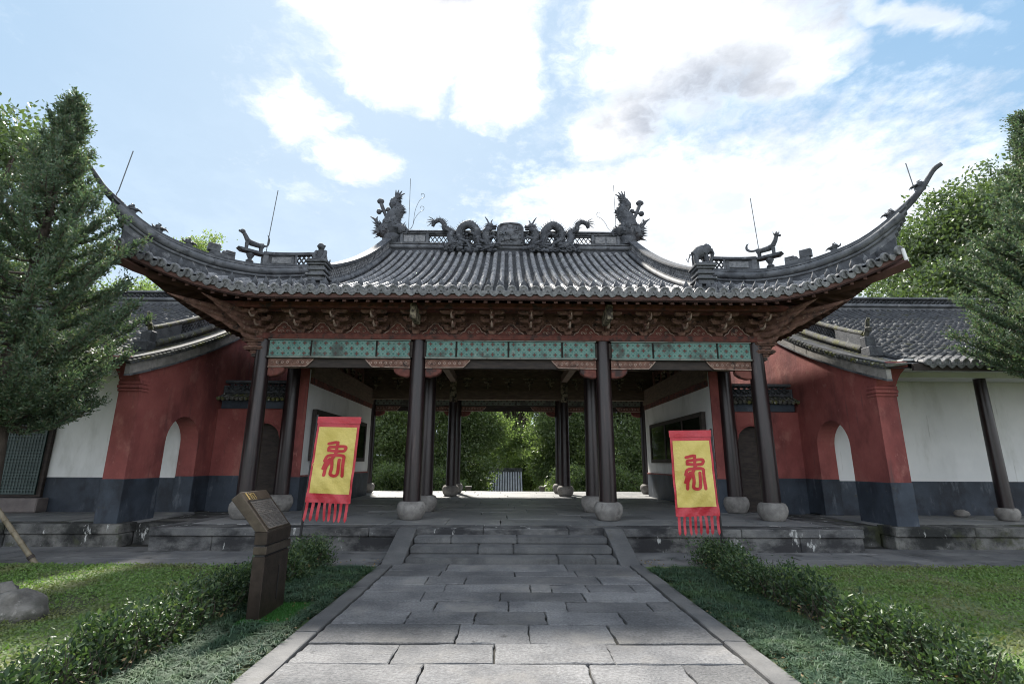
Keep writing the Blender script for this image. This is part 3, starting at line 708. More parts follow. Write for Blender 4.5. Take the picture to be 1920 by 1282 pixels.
# eave caps, drip tiles, nail knobs
ecap = MB(); n = 16; rr = [(.002, -.012), (.056, -.012), (.062, -.028), (.088, -.028), (.096, -.018), (.096, .03)]
V = [(r * math.cos(2 * PI * k / n), yy, r * math.sin(2 * PI * k / n)) for r, yy in rr for k in range(n)]
ecap.add(V, [(i * n + k, i * n + (k + 1) % n, (i + 1) * n + (k + 1) % n, (i + 1) * n + k) for i in range(len(rr) - 1) for k in range(n)] + [tuple(range(n))])
ecap_me = ecap.mesh('eave_cap', 'cap_face', smooth=True)
drp = [(-.118, .03), (-.10, -.02), (-.075, -.06), (-.04, -.09), (0, -.105), (.04, -.09), (.075, -.06), (.10, -.02), (.118, .03), (.06, .02), (0, .014), (-.06, .02)]
drip_me = MB().prism(drp, 'y', -.012, .012).mesh('drip_tile', 'cap_face', bevel=.004)
knob_me = MB().lathe(0, 0, [(.04, -.02), (.045, .02), (.055, .045), (.05, .08), (.028, .115), (.012, .15), (.004, .165)], 10).mesh('nail_knob', 'ridge_dark', smooth=True)
for i, x in enumerate(RX):
    xr = x if abs(x) < 7.9 else math.copysign(7.88, x)
    y = Ye(xr); z = zr(xr, y + .002); rz = -math.copysign(tt(xr) ** 2 * .5, xr) * -1
    link('eave_cap', ecap_me, roof, (xr, y - .03, z + .012), (.25, 0, rz * .6 + rng.uniform(-.04, .04)))
    if rng.random() < .93: link('nail_knob', knob_me, roof, (xr + rng.uniform(-.008, .008), y + .09, zr(xr, y + .09) + .06), (rng.uniform(-.1, .12), rng.uniform(-.1, .1), 0), (1.1, 1.1, 1.25))
    x2 = x + SP / 2
    if x2 < 7.88:
        y2 = Ye(x2); link('drip_tile', drip_me, roof, (x2, y2 - .045, zr(x2, y2 + .002) - .03), (.28 + rng.uniform(-.06, .06), -math.copysign(tt(x2) * .25, x2), rz * .6))
# eave fascia and rafters
us = [float(u) for u in np.linspace(-7.85, 7.85, 60)]
fv = MB(); V = []
for u in us:
    z = zr(u, Ye(u) + .05); V += [(u, Ye(u) + .035, z - .21), (u, Ye(u) + .035, z - .05), (u, Ye(u) + .075, z - .05), (u, Ye(u) + .075, z - .21)]
fv.add(V, [(4 * i + a, 4 * i + 4 + a, 4 * i + 4 + (a + 1) % 4, 4 * i + (a + 1) % 4) for i in range(len(us) - 1) for a in range(4)])
fv.build('fascia', 'fascia', roof)
for x in np.arange(-7.6, 7.61, .2432):
    x = float(x); y0 = Ye(x) + .09; y1 = min(11.6, HIP - abs(x) + .25)
    if y1 - y0 < .15: continue
    za, zb = zr(x, y0), zr(x, min(y1, HIP - abs(x)) if abs(x) > XG else y1)
    bb = MB(); hw = .038
    V = [(x - hw, y0, za - .27), (x + hw, y0, za - .27), (x + hw, y1, zb - .27), (x - hw, y1, zb - .27), (x - hw, y0, za - .172), (x + hw, y0, za - .172), (x + hw, y1, zb - .172), (x - hw, y1, zb - .172)]
    bb.add(V, [(3, 2, 1, 0), (4, 5, 6, 7), (0, 1, 5, 4), (1, 2, 6, 5), (2, 3, 7, 6), (3, 0, 4, 7)]).build('rafter', 'rafter', roof)
for s in (-1, 1):          # rafters of the hipped ends and the angle rafter
    for y in np.arange(9.9, 15.5, .2432):
        y = float(y); Xs = HIP - y; x0 = HIP - Ye(Xs) - .09; x1 = max(5.75, HIP - y - .1)
        if x0 - x1 < .15: continue
        za = P_(.09) + .8 * tt(Xs) ** 1.9; zb = P_(x0 - x1) + .8 * tt(Xs) ** 1.9 * max(0, 1 - (x0 - x1) / 4) ** 1.5; hw = .038
        V = [(s * x0, y - hw, za - .27), (s * x0, y + hw, za - .27), (s * x1, y + hw, zb - .27), (s * x1, y - hw, zb - .27), (s * x0, y - hw, za - .172), (s * x0, y + hw, za - .172), (s * x1, y + hw, zb - .172), (s * x1, y - hw, zb - .172)]
        MB().add(V, [(3, 2, 1, 0), (4, 5, 6, 7), (0, 1, 5, 4), (1, 2, 6, 5), (2, 3, 7, 6), (3, 0, 4, 7)]).build('rafter', 'rafter', roof)
    pts = []
    for q in np.linspace(1.2, 3.72, 9): pts.append((s * (XG + q), HIP - XG - q, zr(s * (XG + q) * .9999, HIP - XG - q) - .33))
    MB().tube(pts, .11, 4).build('angle_rafter', 'rafter', roof)

MB().tube([(7.86, 9.36, 5.84), (7.88, 9.33, 5.55)], .035, 8).build('drain_pipe', 'white_plaster', roof, smooth=True)
# ---- ridges
def lattice(b_, p0, p1, h, cell=.13, r=.014, up=Vector((0, 0, 1))):
    """two crossing sets of slanted bars between two lower points, height h"""
    p0, p1 = Vector(p0), Vector(p1); L = (p1 - p0).length; d = (p1 - p0) / L; n = max(2, round(L / cell)); c = L / n
    for k in range(-1, n + 1):
        for a, e in ((0, 1), (1, 0)):
            s0, s1 = k * c + (0 if a == 0 else c * 1.6), k * c + (c * 1.6 if a == 0 else 0)
            u0, u1 = 0., 1.
            def cl(s_): return min(L, max(0, s_))
            # clip
            if s0 != s1:
                for lim in (0, L):
                    pass
            t0 = (cl(s0) - s0) / (s1 - s0); t1 = 1 - (s1 - cl(s1)) / (s1 - s0)
            if t1 <= t0: continue
            A = p0 + d * (s0 + (s1 - s0) * t0) + up * h * t0; B = p0 + d * (s0 + (s1 - s0) * t1) + up * h * t1
            b_.tube([A, B], r, 4, flat=2.2)
    return b_
ZR = 8.70
ridge = part('main_ridge', hall)
MB().box(-4.25, 4.25, YC - .17, YC + .17, ZR - .25, ZR + .05).build('base_course', 'ridge_dark', ridge)
for yy in (-.17, .17): MB().tube([(-4.25, YC + yy, ZR + .10), (4.25, YC + yy, ZR + .10)], .075, 10).build('roll_moulding', 'ridge_grey', ridge, smooth=True)
MB().box(-4.25, 4.25, YC - .15, YC + .15, ZR + .05, ZR + .215).build('ridge_course', 'ridge_grey', ridge)
MB().box(-4.22, 4.22, YC - .19, YC + .19, ZR + .218, ZR + .26).build('fillet', 'ridge_grey', ridge, bevel=.01)
MB().box(-4.2, 4.2, YC - .13, YC + .13, ZR + .62, ZR + .66).build('fillet', 'ridge_grey', ridge, bevel=.008)
MB().box(-4.2, 4.2, YC - .17, YC + .17, ZR + .662, ZR + .74).build('ridge_cap', 'ridge_dark', ridge, bevel=.02)
for s in (-1, 1):
    for a, b_, kind in ((-4.2, -3.80, 'solid'), (-3.72, -2.92, 'panel'), (-2.82, -1.62, 'lat'), (-1.55, -.48, 'lat')):
        x0, x1 = (a, b_) if s < 0 else (-b_, -a)
        if kind == 'lat':
            lattice(MB(), (x0, YC, ZR + .26), (x1, YC, ZR + .26), .36, .15, .017).build('lattice', 'ridge_dark', ridge)
            MB().box(x0, x1, YC - .05, YC + .05, ZR + .26, ZR + .30).build('lattice_sill', 'ridge_grey', ridge)
            MB().box(x0, x1, YC - .05, YC + .05, ZR + .58, ZR + .62).build('lattice_head', 'ridge_grey', ridge)
        else:
            MB().box(x0, x1, YC - .08, YC + .08, ZR + .26, ZR + .62).build('panel', 'ridge_grey' if kind == 'panel' else 'ridge_dark', ridge)
            if kind == 'panel':
                for xm in ((x0 + x1) / 2 - .2, (x0 + x1) / 2 + .2): MB().box(xm - .17, xm + .17, YC - .10, YC - .075, ZR + .31, ZR + .57).build('raised_field', 'cap_face', ridge, bevel=.01)
    for xm in (-3.76, -2.87, -1.585, -.46): MB().box(s * -xm - .05, s * -xm + .05, YC - .12, YC + .12, ZR + .26, ZR + .62).build('stile', 'ridge_grey', ridge, bevel=.01)
# centre stele with rounded head and carved figure
stl = MB().prism([(-.46, ZR + .15), (-.46, ZR + .80), (-.40, ZR + .92), (-.25, ZR + .99), (0, ZR + 1.01), (.25, ZR + .99), (.40, ZR + .92), (.46, ZR + .80), (.46, ZR + .15)], 'y', YC - .30, YC + .30).build('stele', 'ridge_grey', hall, bevel=.03)
fg = MB(); yy = YC - .32
fg.blob((0, yy, ZR + .80), (.09, .07, .10), .1); fg.blob((0, yy, ZR + .58), (.17, .09, .17), .15); fg.blob((-.12, yy, ZR + .40), (.14, .08, .11), .2); fg.blob((.13, yy, ZR + .42), (.15, .08, .12), .2)
fg.tube([(-.14, yy, ZR + .66), (-.24, yy - .02, ZR + .55), (-.16, yy - .05, ZR + .47)], [.05, .045, .035], 6); fg.tube([(.14, yy, ZR + .66), (.26, yy - .02, ZR + .68), (.24, yy - .03, ZR + .82)], [.05, .04, .03], 6)
for k in range(26): fg.blob((rng.uniform(-.36, .36), yy + .01, rng.uniform(ZR + .25, ZR + .9)), rng.uniform(.025, .06), .3, 7, 5)
fg.tube([(-.40, yy, ZR + .22), (-.40, yy, ZR + .80), (-.33, yy, ZR + .90), (0, yy, ZR + .95), (.33, yy, ZR + .90), (.40, yy, ZR + .80), (.40, yy, ZR + .22)], .03, 6)
fg.build('carved_figure', 'ridge_grey', stl, smooth=True)

# ---- pair of ridge dragons flanking the stele (traced as a coiling body with spines, claws, horned head)
def sx(px): return (px / 6.4 + 680 - 962) / 877. * 16.0 + .03
def sz(py): return 1.6 + 16.0 * .4378 + (472 - (py / 6.4 + 350)) / 877. * 16.0 * 1.06
pathpx = [(1570, 500), (1520, 520), (1490, 590), (1520, 670), (1490, 730), (1425, 700), (1400, 620), (1385, 535), (1300, 455), (1205, 490), (1180, 580), (1210, 660), (1180, 715), (1105, 690), (1070, 610), (1085, 540), (1050, 512), (1000, 500), (990, 450), (940, 415), (880, 425), (850, 470)]
def dragon():
    b_ = MB(); P = []
    for i, (a, c) in enumerate(pathpx): P.append(Vector((sx(a), YC - .27 - .07 * math.sin(i * 1.1), sz(c))))
    C = catmull(P, 5); n = len(C); rad = arc_lerp([.07, .11, .13, .145, .15, .15, .15, .15, .145, .14, .135, .13, .125, .12, .115, .11, .10, .095, .085, .075, .07, .055], n)
    b_.tube(C, rad, 10)
    for i in range(3, n - 2, 1):                                   # dorsal spines
        tg = (C[i + 1] - C[i - 1]).normalized(); nrm = Vector((-tg.z, 0, tg.x))
        if nrm.z < 0 and abs(nrm.z) > .2: nrm = -nrm
        if nrm.z > .15 or i % 3 == 0: b_.spike(C[i] + nrm * rad[i] * .8, nrm + Vector((rng.uniform(-.2, .2), 0, .15)), rng.uniform(.09, .15), .018, 4)
    for i in range(2, n - 1, 1):                                   # scale lumps
        for k in range(3):
            an = rng.uniform(PI * .7, PI * 1.3); tg = (C[min(i + 1, n - 1)] - C[i - 1]).normalized(); nrm = Vector((-tg.z, 0, tg.x))
            b_.blob(C[i] + nrm * rad[i] * rng.uniform(-.7, .7) + Vector((0, -rad[i] * .8, 0)), .026, .2, 6, 4)
    H = P[0]                                                       # head looking at the stele, horns up
    b_.blob(H + Vector((-.06, -.02, .10)), (.13, .11, .11), .15); b_.blob(H + Vector((.08, -.03, .07)), (.11, .08, .05), .15); b_.blob(H + Vector((.07, -.03, -.02)), (.09, .07, .035), .15)
    b_.tube([H + Vector((-.10, -.05, .17)), H + Vector((-.16, -.05, .30)), H + Vector((-.24, -.05, .42))], [.035, .028, .012], 6)
    b_.tube([H + Vector((-.02, .04, .17)), H + Vector((-.02, .04, .29)), H + Vector((.02, .04, .36))], [.03, .025, .012], 6)
    for k in range(10): b_.spike(H + Vector((-.14, rng.uniform(-.08, .08), rng.uniform(0, .15))), (-1, rng.uniform(-.3, .3), rng.uniform(-.3, .9)), rng.uniform(.1, .18), .022, 4)
    for k in range(4): b_.spike(H + Vector((.12, -.03, .10)), (.5, rng.uniform(-.5, .5), rng.uniform(.2, 1)), .09, .015, 4)
    T = P[-1]                                                      # forked tail over the ridge
    for an in (2.2, 2.6, 3.0, 3.5): b_.tube([P[-2], P[-2] + Vector((math.cos(an), 0, math.sin(an))) * .16, P[-2] + Vector((math.cos(an + .2), 0, math.sin(an + .2))) * .30], [.03, .02, .008], 5)
    for (a, c, e, g) in ((1400, 640, 1560, 780), (1500, 640, 1640, 640), (1200, 640, 1320, 770), (1100, 680, 1010, 770), (1330, 560, 1420, 700)):   # legs and claws
        A = Vector((sx(a), YC - .34, sz(c))); B = Vector((sx(e), YC - .40, sz(g))); M_ = (A + B) / 2 + Vector((.05, -.06, .06))
        b_.tube([A, M_, B], [.06, .05, .035], 7)
        for k in range(4): b_.spike(B, (rng.uniform(-1, 1), -.4, rng.uniform(-.8, .2)), .10, .02, 4)
    for k in range(70):                                            # carved ground filling the coils
        u = rng.random(); x_ = sx(1030 + 600 * u); b_.blob((x_, YC - .20 - rng.random() * .08, ZR + rng.uniform(.1, .62)), (rng.uniform(.04, .09), .06, rng.uniform(.03, .07)), .3, 7, 5)
    for k in range(44):                                            # carved clouds and waves at the foot
        u = rng.random(); b_.blob((sx(980 + 660 * u), YC - .34 - rng.random() * .10, ZR + rng.uniform(-.12, .16)), (rng.uniform(.05, .13), .07, rng.uniform(.03, .07)), .25, 8, 5)
    for k in range(7):
        x_ = sx(1000 + 90 * k); b_.tube([(x_ + .02 * j * math.cos(j), YC - .42, ZR - .06 + .012 * j * math.sin(j * 1.1)) for j in range(8)], .022, 5)
    return b_
dragon().build('ridge_dragon', 'ridge_dark', hall, smooth=True)
dr = dragon(); dr.mirror(); dr.v = [(x + .02, y, z - .01) for x, y, z in dr.v]; dr.build('ridge_dragon', 'ridge_dark', hall, smooth=True)

# ---- dragon-fish finials biting the ends of the ridge
def finial():
    b_ = MB(); X0 = 4.12; y = YC - .05
    B = lambda x, z, o=0: Vector((X0 + x, y + o, ZR + .62 + z))
    b_.blob(B(.02, .14), (.27, .22, .26), .2, 14, 9); b_.blob(B(-.24, .10, -.02), (.14, .14, .13), .25); b_.blob(B(.20, .05), (.17, .17, .20), .25); b_.blob(B(.0, -.14), (.22, .19, .2), .15)
    spine = catmull([B(.02, .2), B(.0, .42), B(-.10, .58), B(-.11, .70), B(-.02, .80), B(-.04, .92), B(-.10, 1.04)], 5)
    rd = arc_lerp([.22, .20, .175, .15, .135, .11, .05], len(spine)); b_.tube(spine, rd, 10)
    for i in range(0, len(spine)):
        for k in range(3): b_.spike(spine[i] + Vector((-rd[i] * .7, rng.uniform(-.1, .1), 0)), (-1, rng.uniform(-.5, .5), rng.uniform(-.1, .7)), rng.uniform(.07, .13), .022, 4)
        for k in range(5):
            an = rng.uniform(0, 2 * PI); b_.blob(spine[i] + Vector((math.cos(an), math.sin(an), 0)) * rd[i] * .85, .035, .25, 6, 4)
    for an in (1.25, 1.55, 1.9, 2.3): b_.tube([B(-.08, .98), B(-.08, .98) + Vector((math.cos(an), 0, math.sin(an))) * .13, B(-.08, .98) + Vector((math.cos(an + .15), 0, math.sin(an + .15))) * .26], [.045, .03, .010], 5)
    # sword hilt stuck into the back: shaft, two round lobes and a knob
    b_.tube([B(.13, .38), B(.22, .56), B(.27, .68), B(.34, .86)], [.05, .045, .05, .05], 7); b_.blob(B(.345, .90), (.10, .07, .075), .08)
    b_.blob(B(.13, .66), .065, .05); b_.blob(B(.37, .60), .07, .05); b_.tube([B(.13, .66), B(.25, .63), B(.37, .60)], .035, 6)
    # horns, mane and flames around the head
    b_.tube([B(.28, .20), B(.40, .30), B(.46, .38), B(.58, .46)], [.05, .045, .035, .012], 6); b_.tube([B(.40, .30), B(.42, .40), B(.40, .46)], [.03, .025, .01], 5)
    for k in range(40):
        an = rng.uniform(-.7, .9); b_.spike(B(.20 + .12 * math.cos(an), .08 + .20 * math.sin(an), rng.uniform(-.14, .14)), (math.cos(an), rng.uniform(-.6, .6), math.sin(an) + .25), rng.uniform(.12, .24), .03, 4)
    for k in range(14): b_.spike(B(-.30, .12 + rng.uniform(-.1, .1), rng.uniform(-.1, .1)), (-.5, rng.uniform(-.6, .6), rng.uniform(.1, 1)), rng.uniform(.07, .14), .022, 4)
    b_.tube([B(-.36, .12, -.08), B(-.42, .04, -.08), B(-.38, -.06, -.08)], [.035, .03, .02], 5)
    for k in range(60):
        th, ph = rng.uniform(0, 2 * PI), rng.uniform(-.4, 1.2); b_.blob(B(.02 + .26 * math.cos(th) * math.cos(ph), .12 + .26 * math.sin(ph), .21 * math.sin(th) * math.cos(ph)), rng.uniform(.03, .06), .3, 6, 4)
    return b_
def big(b_, k=1.38):
    b_.v = [(4.12 + (x - 4.12) * k, YC - .05 + (y - YC + .05) * k, ZR + .50 + (z - ZR - .50) * k) for x, y, z in b_.v]; return b_
big(finial()).build('ridge_finial', 'ridge_dark', hall, smooth=True)
f2 = big(finial(), 1.34); f2.mirror(); f2.build('ridge_finial', 'ridge_dark', hall, smooth=True)

# ---- descending ridges on the front slope, with lattice and end posts
for s in (-1, 1):
    dr_ = part('descending_ridge', hall); x0 = s * XG
    ysd = [float(y) for y in np.linspace(10.62, 16.05, 22)]
    sp = [(x0, y, zr(XG - .02, y)) for y in ysd]
    for o_, r_ in ((-.10, .075), (.10, .075)): MB().tube([(x + o_, y, z + .09) for x, y, z in sp], r_, 10).build('roll_moulding', 'ridge_grey', dr_, smooth=True)
    def strip(xa, xb, za, zb, m, nm, pts=None):
        pts = pts or sp; V = []
        for x, y, z in pts: V += [(x + xa, y, z + za), (x + xb, y, z + za), (x + xb, y, z + zb), (x + xa, y, z + zb)]
        F = [(4 * i + k, 4 * i + (k + 1) % 4, 4 * i + 4 + (k + 1) % 4, 4 * i + 4 + k) for i in range(len(pts) - 1) for k in range(4)] + [(3, 2, 1, 0), tuple(4 * len(pts) - 4 + k for k in range(4))]
        return MB().add(V, F).build(nm, m, dr_)
    strip(-.09, .09, -.12, .155, 'ridge_dark', 'base_course'); strip(-.12, .12, .157, .19, 'ridge_grey', 'fillet')
    strip(-.11, .11, .44, .475, 'ridge_grey', 'fillet'); strip(-.13, .13, .477, .53, 'ridge_dark', 'ridge_cap')
    lt = MB()
    for (a, b_) in zip(sp[:-1], sp[1:]): [lattice(lt, (a[0] + o_, a[1], a[2] + .19), (b_[0] + o_, b_[1], b_[2] + .19), .26, .21, .013) for o_ in (-.05, .05)]
    lt.build('lattice', 'tile', dr_)
    strip(-.02, .02, .19, .44, 'joint', 'backing')
    MB().box(x0 - .07, x0 + .07, 10.62, 10.80, sp[0][2] + .19, sp[0][2] + .44).build('stile', 'ridge_grey', dr_)
    # end post: stepped mouldings on carved feet
    pz = zr(XG, 10.42); po = MB(); yy = 10.42
    for (h0, h1, w_, d_) in ((.10, .20, .17, .20), (.20, .25, .22, .25), (.25, .33, .15, .18), (.33, .39, .19, .22), (.39, .45, .155, .19), (.45, .50, .20, .23), (.50, .55, .235, .265), (.55, .59, .21, .24)):
        po.box(x0 - w_, x0 + w_, yy - d_, yy + d_ - .04, pz + h0 + .002, pz + h1)
    po.box(x0 - .20, x0 - .10, yy - .20, yy + .1, pz - .08, pz + .10); po.box(x0 + .10, x0 + .20, yy - .20, yy + .1, pz - .08, pz + .10); po.box(x0 - .06, x0 + .06, yy - .1, yy + .1, pz - .08, pz + .10)
    po.build('end_post', 'ridge_grey', dr_, bevel=.012)
    zt = pz + .592; g = MB()
    if s < 0:   # seated figure with its arms on its knees
        g.tube([(0, .04, 0), (0, .05, .12), (0, .03, .22), (0, .0, .29)], [.13, .125, .10, .06], 10); g.blob((0, -.02, .34), (.075, .08, .085), .05, 10, 8); g.blob((0, -.09, .32), (.04, .03, .035), .05)
        for q in (-1, 1):
            g.tube([(q * .09, .0, .24), (q * .115, -.07, .12), (q * .07, -.12, .01)], [.045, .04, .035], 7); g.blob((q * .08, .02, .07), (.06, .11, .07), .05)
            g.blob((q * .075, -.01, .36), (.02, .02, .03), .05)
        g.tube([(.05, .14, .01), (.15, .15, .03), (.17, .12, .10)], [.03, .022, .012], 5)
    else:       # elephant walking outwards
        g.tube([(-.17, 0, .17), (-.08, 0, .22), (.04, 0, .26), (.10, 0, .27)], [.09, .12, .12, .10], 10); g.blob((.14, 0, .30), (.10, .09, .10), .08, 10, 8)
        g.tube([(.22, 0, .30), (.26, 0, .22), (.22, 0, .12), (.17, 0, .05)], [.05, .045, .035, .025], 7)
        for q in (-1, 1):
            g.blob((.08, q * .11, .27), (.07, .02, .09), .1); g.tube([(-.14, q * .06, .16), (-.14, q * .06, 0)], [.06, .05], 7); g.tube([(.08, q * .06, .2), (.10, q * .06, 0)], [.05, .045], 7)
            g.tube([(.20, q * .05, .26), (.27, q * .06, .22)], [.016, .006], 5)
        g.tube([(-.24, 0, .2), (-.28, 0, .12), (-.30, 0, .05), (-.34, 0, .12)], [.02, .014, .012, .008], 5)
    g.v = [(x + x0, y + yy - .02, z * (1.0 if s < 0 else 1.28) + zt) for x, y, z in g.v]
    g.build('roof_figure', 'ridge_dark', hall, smooth=True)

# ---- upswept hip ridges
QK = [0.0, .4, .8, 1.17, 1.7, 2.2, 2.51, 2.74, 3.17, 3.51, 3.79, 3.93]; CK = [6.72, 6.66, 6.55, 6.36, 6.14, 6.06, 6.06, 6.10, 6.21, 6.45, 6.74, 6.90]
def crest(q): return float(np.interp(q, QK, CK)) if q < 3.93 else 6.90 + (q - 3.93) * 1.5
qs = [float(q) for q in np.linspace(0, 3.93, 40)]
_c = np.array([crest(q) for q in qs])
for _ in range(3): _c[1:-1] = (_c[:-2] + 2 * _c[1:-1] + _c[2:]) / 4
def cz(q): return float(np.interp(q, qs, _c))
HD = Vector((.7071, -.7071, 0)); HN = Vector((.7071, .7071, 0))
def hp(q, z, o=0.): return Vector((XG + q, HIP - XG - q, z)) + HN * o
def hip_strip(q0, q1, o0, o1, za, zb, n=30):
    V = []; qq = [float(q) for q in np.linspace(q0, q1, n)]
    for q in qq:
        for o_, zf in ((o0, za), (o1, za), (o1, zb), (o0, zb)): V.append(hp(q, zf(q), o_))
    return MB().add(V, [(4 * i + k, 4 * i + (k + 1) % 4, 4 * i + 4 + (k + 1) % 4, 4 * i + 4 + k) for i in range(n - 1) for k in range(4)] + [(3, 2, 1, 0), tuple(4 * n - 4 + k for k in range(4))])
def surf(q): q = min(q, 3.7); return zr((XG + q) * .9999, HIP - XG - q)
for s in (-1, 1):
    hr = part('hip_ridge', hall)
    def put(b_, nm, m, par=None, **kw):
        if s < 0: b_.mirror()
        return b_.build(nm, m, par or hr, **kw)
    put(hip_strip(0, 3.62, -.10, .10, lambda q: surf(q) - .1, lambda q: cz(q) - .10), 'base_course', 'ridge_dark')
    put(MB().tube([hp(q, cz(q) - .17, -.09) for q in np.linspace(0, 3.74, 30)], .085, 10), 'roll_moulding', 'ridge_grey', smooth=True)
    put(MB().tube([hp(q, cz(q) - .17, .09) for q in np.linspace(0, 3.74, 30)], .085, 10), 'roll_moulding', 'ridge_grey', smooth=True)
    put(MB().tube([hp(q, cz(q) - .295, -.10) for q in np.linspace(0, 3.66, 30)], .035, 8), 'bead', 'ridge_grey', smooth=True)
    put(hip_strip(0, 3.80, -.13, .13, lambda q: cz(q) - .085, lambda q: cz(q) - .05), 'fillet', 'ridge_grey')
    put(hip_strip(0, 3.86, -.10, .10, lambda q: cz(q) - .048, lambda q: cz(q)), 'ridge_cap', 'ridge_dark')
    for k in range(6):    # stepped scallops under the rising tip
        q1 = 3.80 - k * .035; put(hip_strip(3.3, q1 + .0, -.085 - .004 * k, .085 + .004 * k, lambda q, k=k: cz(q) - .12 - .06 * (k + 1), lambda q, k=k: cz(q) - .125 - .06 * k, 10), 'tip_course', 'ridge_grey')
    tail = catmull([hp(3.70, cz(3.70) - .04), hp(3.88, cz(3.88) - .03), hp(4.02, 7.02), hp(4.12, 7.22), hp(4.19, 7.34), hp(4.27, 7.40)] if s > 0 else
                   [hp(3.70, cz(3.70) - .04), hp(3.88, cz(3.88) - .03), hp(4.00, 7.02), hp(4.08, 7.18), hp(4.14, 7.30)], 5)
    put(MB().tube(tail, arc_lerp([.09, .075, .06, .05, .045, .05, .045] if s > 0 else [.09, .075, .055, .045, .03, .015], len(tail)), 8), 'tip', 'ridge_dark', smooth=True)
    # lattice wall on the inner half
    lt = MB()
    for q0, q1 in ((.78, 1.18),):
        lattice(lt, hp(q0, cz(q0)), hp(q1, cz(q1)), .25, .115, .02)
    put(lt, 'lattice', 'ridge_grey')
    put(hip_strip(1.22, 1.66, -.045, .045, lambda q: cz(q), lambda q: cz(q) + .25, 8), 'panel', 'ridge_grey')
    put(hip_strip(1.28, 1.60, -.065, -.046, lambda q: cz(q) + .05, lambda q: cz(q) + .20, 6), 'raised_field', 'cap_face')
    put(hip_strip(.76, 1.74, -.10, .10, lambda q: cz(q) + .252, lambda q: cz(q) + .32, 16), 'ridge_cap', 'ridge_dark')
    put(hip_strip(1.66, 1.74, -.08, .08, lambda q: cz(q) - .01, lambda q: cz(q) + .251, 3), 'stile', 'ridge_grey')
    put(hip_strip(1.18, 1.22, -.08, .08, lambda q: cz(q) - .01, lambda q: cz(q) + .251, 3), 'stile', 'ridge_grey')
    # bracketed shelf with the standing beast
    zs = cz(1.7) + .22
    sh = MB().add([hp(1.745, zs, -.1), hp(2.08, zs - .01, -.1), hp(2.08, zs - .01, .1), hp(1.745, zs, .1), hp(1.745, zs + .06, -.1), hp(2.14, zs + .05, -.1), hp(2.14, zs + .05, .1), hp(1.745, zs + .06, .1)], [(3, 2, 1, 0), (4, 5, 6, 7), (0, 1, 5, 4), (1, 2, 6, 5), (2, 3, 7, 6), (3, 0, 4, 7)])
    b0 = hp(1.93, 0); sh.lathe(b0.x, b0.y, [(.05, cz(1.93) - .02), (.09, cz(1.93) + .06), (.04, cz(1.93) + .11), (.09, zs - .06), (.06, zs)], 10)
    put(sh, 'shelf', 'ridge_dark', smooth=False)
    an = MB(); Z = zs + .06; q0 = 1.70
    J = lambda a, z, o=0: hp(q0 + a * .7071, Z + z, o)
    an.tube([J(.06, .20), J(.16, .17), J(.34, .18), J(.42, .22)], [.055, .06, .07, .06], 9)
    for o_ in (-.035, .035):
        an.tube([J(.09, .17, o_), J(.11, .09, o_), J(.10, 0, o_)], [.05, .035, .03], 7); an.tube([J(.42, .18, o_), J(.43, .08, o_), J(.43, 0, o_)], [.045, .03, .03], 7)
    if s < 0:
        an.tube([J(.42, .22), J(.48, .32), J(.53, .39)], [.06, .05, .045], 8); an.blob(J(.55, .41), (.06, .055, .055), .05); an.blob(J(.61, .40), (.035, .03, .03), .05)
        an.tube(catmull([J(.04, .20), J(-.02, .22), J(-.05, .30), J(-.05, .40), J(-.02, .47), J(.0, .50)], 4), arc_lerp([.03, .02, .018, .016, .012, .006], 21), 6)
    else:
        an.tube([J(.42, .22), J(.49, .33), J(.52, .43)], [.065, .055, .05], 8); an.blob(J(.53, .47), (.06, .05, .05), .08); an.blob(J(.59, .43), (.045, .035, .03), .08)
        for k in range(4): an.spike(J(.48 + k * .035, .49), (rng.uniform(-.4, .4), 0, 1), .08, .018, 4)
        an.tube(catmull([J(.05, .21), J(-.06, .22), J(-.14, .27), J(-.17, .34), J(-.15, .41), J(-.11, .43)], 4), arc_lerp([.03, .025, .03, .03, .022, .008], 21), 6)
    put(an, 'roof_beast', 'ridge_dark', hall, smooth=True)
    # meander step blocks
    sb = MB()
    for (qa, qb, h0, h1) in ((2.16, 2.52, -.03, .10), (2.16, 2.34, .10, .17), (2.38, 2.55, .10, .28), (2.16, 2.30, .17, .20)):
        V = [hp(q, cz(2.35) + h, o_) for h in (h0, h1) for q, o_ in ((qa, -.07), (qb, -.07), (qb, .07), (qa, .07))]
        sb.add(V, [(3, 2, 1, 0), (4, 5, 6, 7), (0, 1, 5, 4), (1, 2, 6, 5), (2, 3, 7, 6), (3, 0, 4, 7)])
    put(sb, 'step_block', 'ridge_grey', bevel=.008)
    # small cloud-dragons sitting along the rise
    for q in ((2.80, 3.20, 3.55) if s < 0 else (2.85, 3.60, 3.98)):
        c = MB(); z0 = cz(min(q, 3.9)) + (.0 if q < 3.9 else .12)
        K = lambda a, z, o=0: hp(q + a * .7071, z0 + z, o)
        c.tube([K(.10, -.01), K(.02, .05), K(-.05, .02)], [.03, .05, .05], 6); c.blob(K(.02, .10), (.07, .05, .045), .25); c.blob(K(-.06, .10), (.055, .04, .03), .25); c.blob(K(.05, .15), (.04, .03, .03), .25)
        c.tube([K(-.04, .12), K(-.12, .10), K(-.16, .06)], [.03, .02, .006], 5); c.tube([K(.0, .13), K(.0, .19), K(.05, .21)], [.025, .02, .008], 5); c.tube([K(.07, .10), K(.13, .12), K(.15, .17)], [.03, .02, .006], 5)
        for k in range(8): c.spike(K(rng.uniform(-.08, .08), .10), HD * rng.uniform(-1, 1) + Vector((0, 0, rng.uniform(-.3, 1))), .09, .018, 4)
        put(c, 'ridge_creature', 'ridge_dark', hall, smooth=True)
